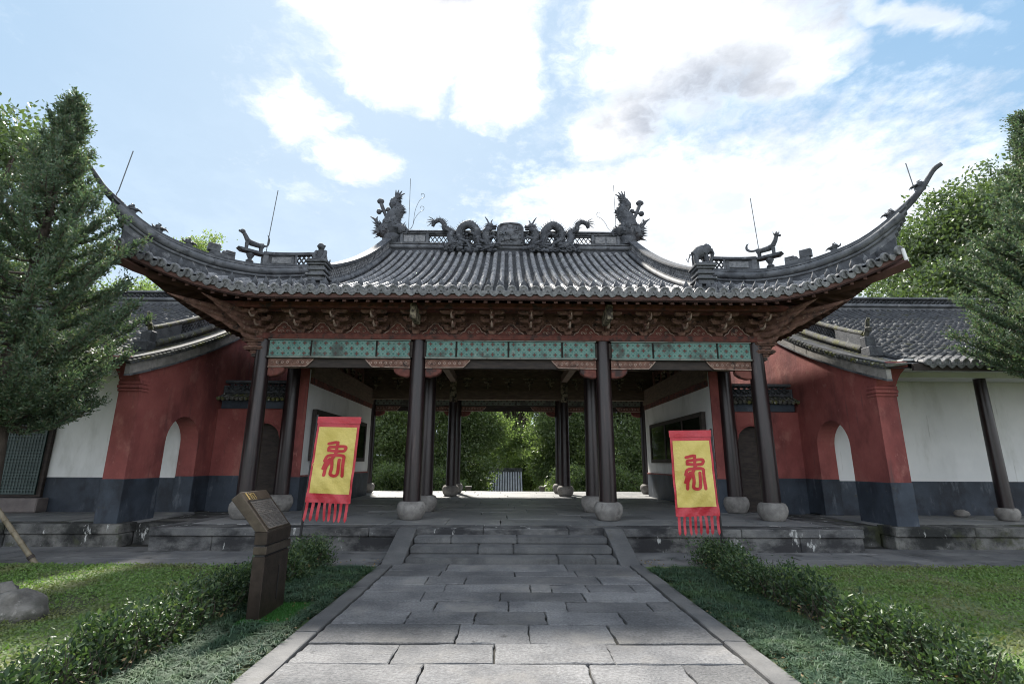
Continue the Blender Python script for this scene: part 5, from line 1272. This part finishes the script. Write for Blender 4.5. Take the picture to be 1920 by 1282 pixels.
# ================================================================== vegetation
def leaves(C, N, L, Wd, n, rs, fold=False, flat=0.):
    """rhombic leaves at points C with axis directions N (Nx3), half-width direction random"""
    n = len(C); d = N / np.linalg.norm(N, axis=1, keepdims=True)
    r = rs.normal(size=(n, 3)) + np.array([0, 0, flat]); sd = np.cross(d, r); sd /= np.linalg.norm(sd, axis=1, keepdims=True) + 1e-9
    L = np.broadcast_to(np.asarray(L), (n,))[:, None]; Wd = np.broadcast_to(np.asarray(Wd), (n,))[:, None]
    up = np.cross(sd, d)
    if not fold:
        V = np.stack([C, C + d * L * .45 + sd * Wd, C + d * L, C + d * L * .45 - sd * Wd], 1).reshape(-1, 3); Q = np.arange(4 * n).reshape(n, 4); return V, Q
    mid = C + d * L * .5 - up * Wd * .35
    V = np.stack([C, C + d * L * .3 + sd * Wd * .8, C + d * L * .7 + sd * Wd * .75, C + d * L - up * Wd * .3, C + d * L * .7 - sd * Wd * .75, C + d * L * .3 - sd * Wd * .8, mid], 1).reshape(-1, 3)
    b_ = np.arange(n)[:, None] * 7; Q = np.concatenate([b_ + np.array([[0, 1, 2, 6]]), b_ + np.array([[6, 2, 3, 3]]), b_ + np.array([[0, 6, 4, 5]]), b_ + np.array([[6, 3, 4, 4]])])
    return V, Q
def fold_leaf_mesh(name, C, N, L, Wd, rs, m):
    n = len(C); V, _ = leaves(C, N, L, Wd, n, rs, True, 1.6); b_ = np.arange(n)[:, None] * 7
    T = np.concatenate([b_ + np.array([[k]]) for k in ()] + [b_ + np.array([t_]) for t_ in ([0, 1, 6], [1, 2, 6], [2, 3, 6], [0, 6, 5], [6, 4, 5], [6, 3, 4])])
    return np_mesh(name, V, T, m)

def conifer(x, y, H, zmin, prof, label, seed, nb=150, dens=1.0, lean=0.):
    rs = np.random.default_rng(seed); tr = thing('juniper_tree', (x, y, 0), label, 'tree')
    tk = [(x + lean * t_, y, H * t_ * .97) for t_ in np.linspace(0, 1, 9)]
    tk[1] = (tk[1][0] + .05, tk[1][1], tk[1][2]); MB().tube(tk, [.19 * (1 - .93 * k / 8) + .01 for k in range(9)], 10).build('trunk', 'bark', tr, smooth=True)
    C, N, S = [], [], []; tw = MB(); g = 2.39996
    for i in range(nb):
        f = ((i + .5) / nb) ** 1.2; z = zmin + (H - zmin) * f; az = i * g + rs.uniform(-.4, .4); R = prof(z) * rs.uniform(.62, 1.14)
        if R < .12: R = .12
        a = np.array([x + lean * z / H, y, z - R * .22]); dirv = np.array([math.cos(az), math.sin(az), .0]); up = .30 + .5 * f
        m = max(5, int(R * 13)); pts = []
        for k in range(m + 1):
            t_ = k / m; pts.append(a + dirv * R * t_ + np.array([0, 0, R * (up * t_ ** 1.6 - .12 * math.sin(PI * t_))]))
        tw.tube([tuple(p) for p in pts[::2]], arc_lerp([.028, .006], len(pts[::2])), 5)
        for k in range(1, m + 1):
            t_ = k / m; p = pts[k]; nsp = int(rs.integers(4, 8) * dens) if t_ > .30 else (1 if rs.random() < .6 else 0)
            tg = pts[k] - pts[k - 1]; tg /= np.linalg.norm(tg)
            for q in range(nsp):
                off = rs.normal(size=3) * np.array([.8, .8, .5]); sd = tg * rs.uniform(.35, .9) + off * .6; sd[2] += .35; sd /= np.linalg.norm(sd); Ls = rs.uniform(.16, .34) * (.75 + .35 * (1 - f))
                nl = int(15 * dens)
                for e in range(nl):
                    u = e / nl; c = p + sd * Ls * u + rs.normal(size=3) * .018; d = sd * .75 + rs.normal(size=3) * .50; d[2] += .18
                    C.append(c); N.append(d); S.append(rs.uniform(.045, .085) * (1.15 - .4 * u))
    for q in range(40):                      # leading shoot
        C.append(np.array([x + lean, y, H - rs.uniform(0, .5)])); N.append(np.array([rs.normal() * .4, rs.normal() * .4, 1.])); S.append(rs.uniform(.08, .16))
    C, N, S = np.array(C), np.array(N), np.array(S); V, Q = leaves(C, N, S, S * .20, len(C), rs)
    tw.build('branches', 'bark', tr); tag(link('foliage', np_mesh('foliage', V, Q, 'juniper_leaf'), tr), kind='stuff')
    return len(C)
prL = lambda z: float(np.interp(z, [2.3, 3.1, 3.9, 4.9, 6.1, 7.25, 8.3], [1.15, 1.45, 1.72, 1.48, .78, .40, .06]))
nc = conifer(-8.55, 8.6, 8.35, 2.35, prL, 'tall juniper tree held up by a slanted bamboo pole', 21, 205, 1.05)
prR = lambda z: float(np.interp(z, [3.4, 4.0, 5.0, 5.8, 6.35, 7.8, 8.3], [1.2, 1.75, 1.45, 1.1, .7, .15, .05]))
conifer(10.15, 8.6, 8.3, 3.5, prR, 'juniper tree hanging over the side hall roof away from the bamboo pole', 22, 175, 1.0)

def broadleaf(name, label, x, y, zg, H, clumps, leafL, nleaf, m, seed, group=None, trunk_r=.25, fill=.35):
    """crown from many leaf clumps: clumps = [(dx, dy, z, r)]"""
    rs = np.random.default_rng(seed); tr = thing(name, (x, y, zg), label, 'tree', group)
    fork = Vector((x, y, zg + (H - zg) * .32)); tb = MB().tube([(x, y, zg - .1), (x + .05, y, (zg + fork.z) / 2), tuple(fork)], [trunk_r * 1.25, trunk_r, trunk_r * .85], 9)
    for (dx_, dy_, z, r) in clumps:
        e = Vector((x + dx_, y + dy_, z)); mid = fork.lerp(e, .5) + Vector((rs.normal() * .2, rs.normal() * .2, .3)); tb.tube([tuple(fork - Vector((0, 0, .3))), tuple(mid), tuple(e)], [trunk_r * .5, trunk_r * .28, .03], 6)
        for k in range(3):
            q = e + Vector(rs.normal(size=3)) * r * .5; tb.tube([tuple(mid), tuple(q)], [trunk_r * .16, .015], 5)
    tb.build('trunk', 'bark', tr, smooth=True)
    tot = sum(c[3] ** 2 for c in clumps); CC, NN = [], []
    for (dx_, dy_, z, r) in clumps:
        n = int(nleaf * r * r / tot); ns = max(6, int(n / 26)); sc = rs.normal(size=(ns, 3)); sc /= np.linalg.norm(sc, axis=1, keepdims=True)
        rad = r * (rs.uniform(fill, 1.05, size=(ns, 1)) ** .6) * (1 + .22 * np.sin(sc[:, :1] * 5 + sc[:, 1:2] * 4 + dx_)); ctr = np.array([x + dx_, y + dy_, z]) + sc * rad * np.array([1, 1, .82])
        for k in range(26):
            CC.append(ctr + rs.normal(size=(ns, 3)) * leafL * 1.5 * np.array([1, 1, .7])); NN.append(sc * .5 + rs.normal(size=(ns, 3)) * .7 + np.array([0, 0, -.1]))
    C, N = np.concatenate(CC), np.concatenate(NN); Ls = rs.uniform(.7, 1.25, len(C)) * leafL
    V, Q = leaves(C, N, Ls, Ls * .26, len(C), rs, False, .5); tag(link('crown', np_mesh('crown', V, Q, m), tr), kind='stuff'); return len(C)
def ball(rs_, n, rx, ry, z0, z1, r0, r1):
    out = []
    for k in range(n):
        a = rs_.uniform(0, 2 * PI); f = rs_.random(); q = math.sqrt(rs_.random()); w_ = math.sin(PI * (.18 + .72 * f)) ; out.append((rx * q * w_ * math.cos(a), ry * q * w_ * math.sin(a), z0 + (z1 - z0) * f, rs_.uniform(r0, r1) * (.7 + .3 * w_)))
    return out
R1 = random.Random(31)
broadleaf('camphor_tree', 'large glossy camphor tree rising behind the side hall ridge', 27.0, 25, 0, 17, ball(R1, 52, 9.2, 5.5, 4.5, 15.6, 1.5, 2.5), .23, 125000, 'camphor_leaf', 41, None, .55)
broadleaf('camphor_tree', 'leafy camphor tree behind the bamboo propped juniper', -19.5, 17, 0, 15, ball(R1, 20, 3.6, 3.2, 7, 14.2, .9, 1.6), .20, 22000, 'camphor_leaf', 42, None, .35)
broadleaf('camphor_tree', 'distant tree top showing above the gate roof hip ridge', -19.5, 31, 0, 16, ball(R1, 10, 1.4, 1.4, 12, 15.8, .6, 1.0), .17, 6000, 'grove_pale', 43, None, .2)
broadleaf('camphor_tree', 'distant leafy tree between juniper and side hall ridge', -22, 29, 0, 12, ball(R1, 12, 3.6, 2.4, 8, 11.6, .9, 1.4), .18, 9000, 'grove_leaf', 44, None, .25)
G = 'trees in the grove beyond the gate'
broadleaf('grove_tree', 'dense rounded grove tree filling the opening nearest the bronze sign', -7.2, 33, -2.5, 12, ball(R1, 54, 3.8, 2.4, -1.4, 10.6, 1.0, 1.5), .18, 90000, 'grove_leaf', 45, G, .2)
broadleaf('grove_tree', 'dark grove tree overhanging the striped pavilion roof', -3.5, 35, -3.0, 12, ball(R1, 50, 2.6, 2.0, -1.8, 10.6, .9, 1.4), .19, 78000, 'grove_leaf', 46, G, .2)
broadleaf('grove_tree', 'rounded grove tree on the other side of the pavilion from the dark one', 3.9, 34.5, -2.9, 12, ball(R1, 52, 2.6, 2.0, -1.8, 10.6, .9, 1.45), .19, 82000, 'grove_leaf', 47, G, .2)
broadleaf('grove_tree', 'dense grove tree seen past the notice board without the sign', 8.4, 33, -2.5, 12, ball(R1, 52, 3.6, 2.4, -1.5, 10.6, 1.0, 1.5), .18, 88000, 'grove_leaf', 48, G, .2)
broadleaf('grove_tree', 'tall spreading tree behind the pavilion with bare dark boughs', 1.0, 46, -3.2, 14, ball(R1, 40, 6.0, 2.6, 1.2, 12.5, 1.2, 2.0), .22, 52000, 'grove_leaf', 49, G, .35)
broadleaf('grove_tree', 'pale yellow green tree low behind the pavilion roof', 1.8, 44, -3.2, 5, ball(R1, 20, 3.4, 1.6, -1.2, 4.2, .8, 1.3), .18, 26000, 'grove_pale', 50, G, .2)
BUSH = ['under the tree nearest the bronze sign', 'between two grove trees on the sign side', 'at the foot of the dark grove tree', 'at the foot of the rounded grove tree', 'between two grove trees away from the sign', 'under the tree past the plain notice board']
for k, bx_ in enumerate((-9.4, -6.2, -3.9, 3.5, 6.0, 9.4)):
    broadleaf('garden_bush', 'low leafy bush %s behind the gate' % BUSH[k], bx_, 28.2 + .5 * (k % 2), -.4, 2.2, ball(R1, 14, 1.6, .8, -.3, 1.1, .45, .7), .13, 11000, 'grove_leaf', 80 + k, 'bushes behind the gate', .05)
for k in range(9):
    broadleaf('far_tree', 'far woodland tree closing the view behind the grove', -34 + k * 8.5, 62 + 5 * math.sin(k * 2.1), -3.2, 12, ball(R1, 18, 4.8, 3, -1.5, 11.5, 1.7, 2.6), .36, 17000, 'grove_leaf', 60 + k, 'far woodland trees', .3)

# hedges of glossy shrubs, mondo grass borders, lawn grass
for s in (-1, 1):
    rs = np.random.default_rng(70 + s); who = 'behind the bronze sign' if s < 0 else 'along the path side without the sign'
    hg = thing('hedge', (s * 3.25, 5.5, 0), 'loose knee-high hedge of glossy leaved shrubs %s' % who, 'hedge', 'hedges beside the path')
    CC, NN, LL = [], [], []; y = 1.0; twg = []
    while y < 8.7:
        y += rs.uniform(.16, .30); xc = 3.23 + rs.uniform(-.17, .17); rr_ = rs.uniform(.20, .34); hh = rs.uniform(.24, .43); n = int(rs.uniform(650, 1000) * rr_ / .24)
        ph = np.arccos(rs.uniform(-.05, 1, n)); th = rs.uniform(0, 2 * PI, n); d = np.stack([np.sin(ph) * np.cos(th), np.sin(ph) * np.sin(th), np.cos(ph)], 1)
        lump = 1 + .18 * np.sin(th * 3 + y * 5) * np.sin(ph * 4 + y); q = rs.uniform(.35, 1.04, n) ** .55 * lump
        P3 = np.stack([s * (xc + d[:, 0] * rr_ * q), y + d[:, 1] * rr_ * 1.1 * q, .05 + d[:, 2] * hh * q], 1); big_ = rs.uniform(.75, 1.25)
        CC.append(P3); NN.append(d * np.array([s, 1, 1]) * .7 + rs.normal(size=(n, 3)) * .75 + np.array([0, 0, .2])); LL.append(rs.uniform(.026, .060, n) * big_)
        for k in range(5): a = rs.uniform(0, 2 * PI); twg.append(((s * xc, y, .0), (s * (xc + rr_ * .8 * math.cos(a)), y + rr_ * .8 * math.sin(a), hh * rs.uniform(.5, 1.15))))
    C, N, L = np.concatenate(CC), np.concatenate(NN), np.concatenate(LL)
    tag(link('leaves', fold_leaf_mesh('leaves', C, N, L, L * .25, rs, 'hedge_leaf'), hg), kind='stuff')
    nd_ = 700; C = np.stack([s * rs.uniform(2.9, 3.6, nd_), rs.uniform(1.2, 8.7, nd_), rs.uniform(.03, .16, nd_)], 1); V, Q = leaves(C, rs.normal(size=(nd_, 3)), .04, .011, nd_, rs)
    tag(link('dead_leaves', np_mesh('dead_leaves', V, Q, 'dry_leaf'), hg), kind='stuff')
    tw = MB()
    for k in range(330):
        y = rs.uniform(1.3, 8.9); x = s * (3.23 + rs.uniform(-.26, .26)); a = Vector((x, y, 0)); b_ = a + Vector((rs.normal() * .09, rs.normal() * .09, rs.uniform(.16, .36)))
        tw.tube([tuple(a), tuple((a + b_) / 2 + Vector((.015, .01, 0))), tuple(b_)], [.006, .004, .002], 4)
    for a, b_ in twg: tw.tube([a, tuple((np.array(a) + np.array(b_)) / 2 + np.array([.01, .02, .03])), b_], [.008, .005, .002], 4)
    tag(tw.build('stems', 'bark', hg), kind='stuff')
    # taller sprigs at the far end
    n = 800; C = np.stack([s * (3.25 + rs.normal(size=n) * .22), 8.45 + rs.normal(size=n) * .25, .05 + rs.uniform(0, .40, n)], 1)
    tag(link('sprigs', fold_leaf_mesh('sprigs', C, rs.normal(size=(n, 3)) + np.array([0, 0, .5]), .05, .013, rs, 'hedge_leaf'), hg), kind='stuff')
    # mondo grass
    nt = 2300; tx_ = rs.uniform(2.10, 2.98, nt); ty_ = rs.uniform(1.0, 8.35, nt)
    edge = 2.11 + .03 * np.sin(ty_ * 6); kp = tx_ > edge
    if s < 0: kp &= ~((tx_ < 2.82) & (ty_ > 5.5) & (ty_ < 6.38) & (tx_ > 2.24))
    tx_, ty_ = tx_[kp], ty_[kp]; nbld = 22; nt = len(tx_); N_ = nt * nbld
    cx = np.repeat(tx_, nbld) + rs.normal(size=N_) * .012; cy = np.repeat(ty_, nbld) + rs.normal(size=N_) * .012; az = rs.uniform(0, 2 * PI, N_); Ls = rs.uniform(.06, .12, N_) * np.repeat(rs.uniform(.7, 1.45, nt), nbld); wv = .0034
    dxy = np.stack([np.cos(az), np.sin(az)], 1); sd = np.stack([-np.sin(az), np.cos(az)], 1) * wv; h = rs.uniform(.6, .95, N_)
    def pt(fr, rise, wsc, sg_): return np.stack([s * (cx + dxy[:, 0] * Ls * fr + sg_ * sd[:, 0] * wsc), cy + dxy[:, 1] * Ls * fr + sg_ * sd[:, 1] * wsc, .012 + Ls * rise], 1)
    V = np.stack([pt(0, 0, 1, -1), pt(0, 0, 1, 1), pt(.30, .62 * h, 1, 1), pt(.30, .62 * h, 1, -1), pt(.85, .60 * h, .35, 1), pt(.85, .60 * h, .35, -1)], 1).reshape(-1, 3)
    b_ = np.arange(N_)[:, None] * 6; Q = np.concatenate([b_ + np.array([[0, 1, 2, 3]]), b_ + np.array([[3, 2, 4, 5]])])
    tag(link('mondo_grass', np_mesh('mondo_grass', V, Q, 'mondo_leaf')), 'border of dark tufted mondo grass %s' % ('around the bronze sign' if s < 0 else 'along the kerb without the sign'), 'ground cover', kind='stuff')
    # lawn: low clover-like leaves and short blades
    n = 150000; x_ = 3.45 + rs.random(n) ** 1.0 * 8.5; y_ = rs.uniform(1.8, 8.66, n); pn = np.sin(x_ * 1.9 + y_ * .7) * np.sin(y_ * 2.3 - x_ * .6) + .6 * np.sin(x_ * 5.2) * np.sin(y_ * 4.7)
    kp = rs.random(n) < (.78 + .28 * pn); x_, y_ = x_[kp], y_[kp]; n = len(x_); C = np.stack([s * x_, y_, .012 + rs.random(n) * .03], 1)
    N = rs.normal(size=(n, 3)) * np.array([1, 1, .6]) + np.array([0, 0, .35]); L = rs.uniform(.018, .045, n); V, Q = leaves(C, N, L, L * .30, n, rs, False, 2.2)
    nw = 5200; xw = 3.5 + rs.random(nw) * 7.5; yw = rs.uniform(1.8, 8.6, nw); kw = (np.sin(xw * 2.3 + 1) * np.sin(yw * 2.9) + .5 * np.sin(xw * 6 - yw * 5)) > rs.uniform(-.2, 1.0, nw); xw, yw = xw[kw], yw[kw]; nw = len(xw)
    Cw = np.repeat(np.stack([s * xw, yw, np.full(nw, .015)], 1), 5, 0) + rs.normal(size=(nw * 5, 3)) * np.array([.012, .012, .004]); Lw = rs.uniform(.03, .065, nw * 5); Vw, Qw = leaves(Cw, rs.normal(size=(nw * 5, 3)) * np.array([1, 1, .3]) + np.array([0, 0, .55]), Lw, Lw * .28, nw * 5, rs, False, 2.2)
    Q = np.concatenate([Q, Qw + len(V)]); V = np.concatenate([V, Vw])
    tag(link('lawn_grass', np_mesh('lawn_grass', V, Q, 'grass_leaf')), 'patchy green lawn grass %s' % ('around the boulder' if s < 0 else 'below the terrace with the round stone'), 'grass', kind='stuff')
rs = np.random.default_rng(91)
n = 5000; C = np.stack([rs.uniform(-2.79, -2.29, n), rs.uniform(5.53, 6.35, n), np.full(n, .03)], 1); V, Q = leaves(C, rs.normal(size=(n, 3)) * .4 + np.array([0, 0, 1]), .028, .004, n, rs)
o = link('turf_blades', np_mesh('turf_blades', V, Q, 'turf_leaf'), tf); tag(o, kind='stuff')
n = 900; yy = rs.uniform(2, 9, n); C = np.stack([np.sign(rs.normal(size=n)) * (2.12 + np.abs(rs.normal(size=n)) * .25), yy, np.full(n, .05)], 1); V, Q = leaves(C, rs.normal(size=(n, 3)) * np.array([1, 1, .25]), .035, .009, n, rs)
tag(link('fallen_leaves', np_mesh('fallen_leaves', V, Q, 'dry_leaf')), 'scattered dry leaves along the kerbs of the path', 'leaves', kind='stuff')
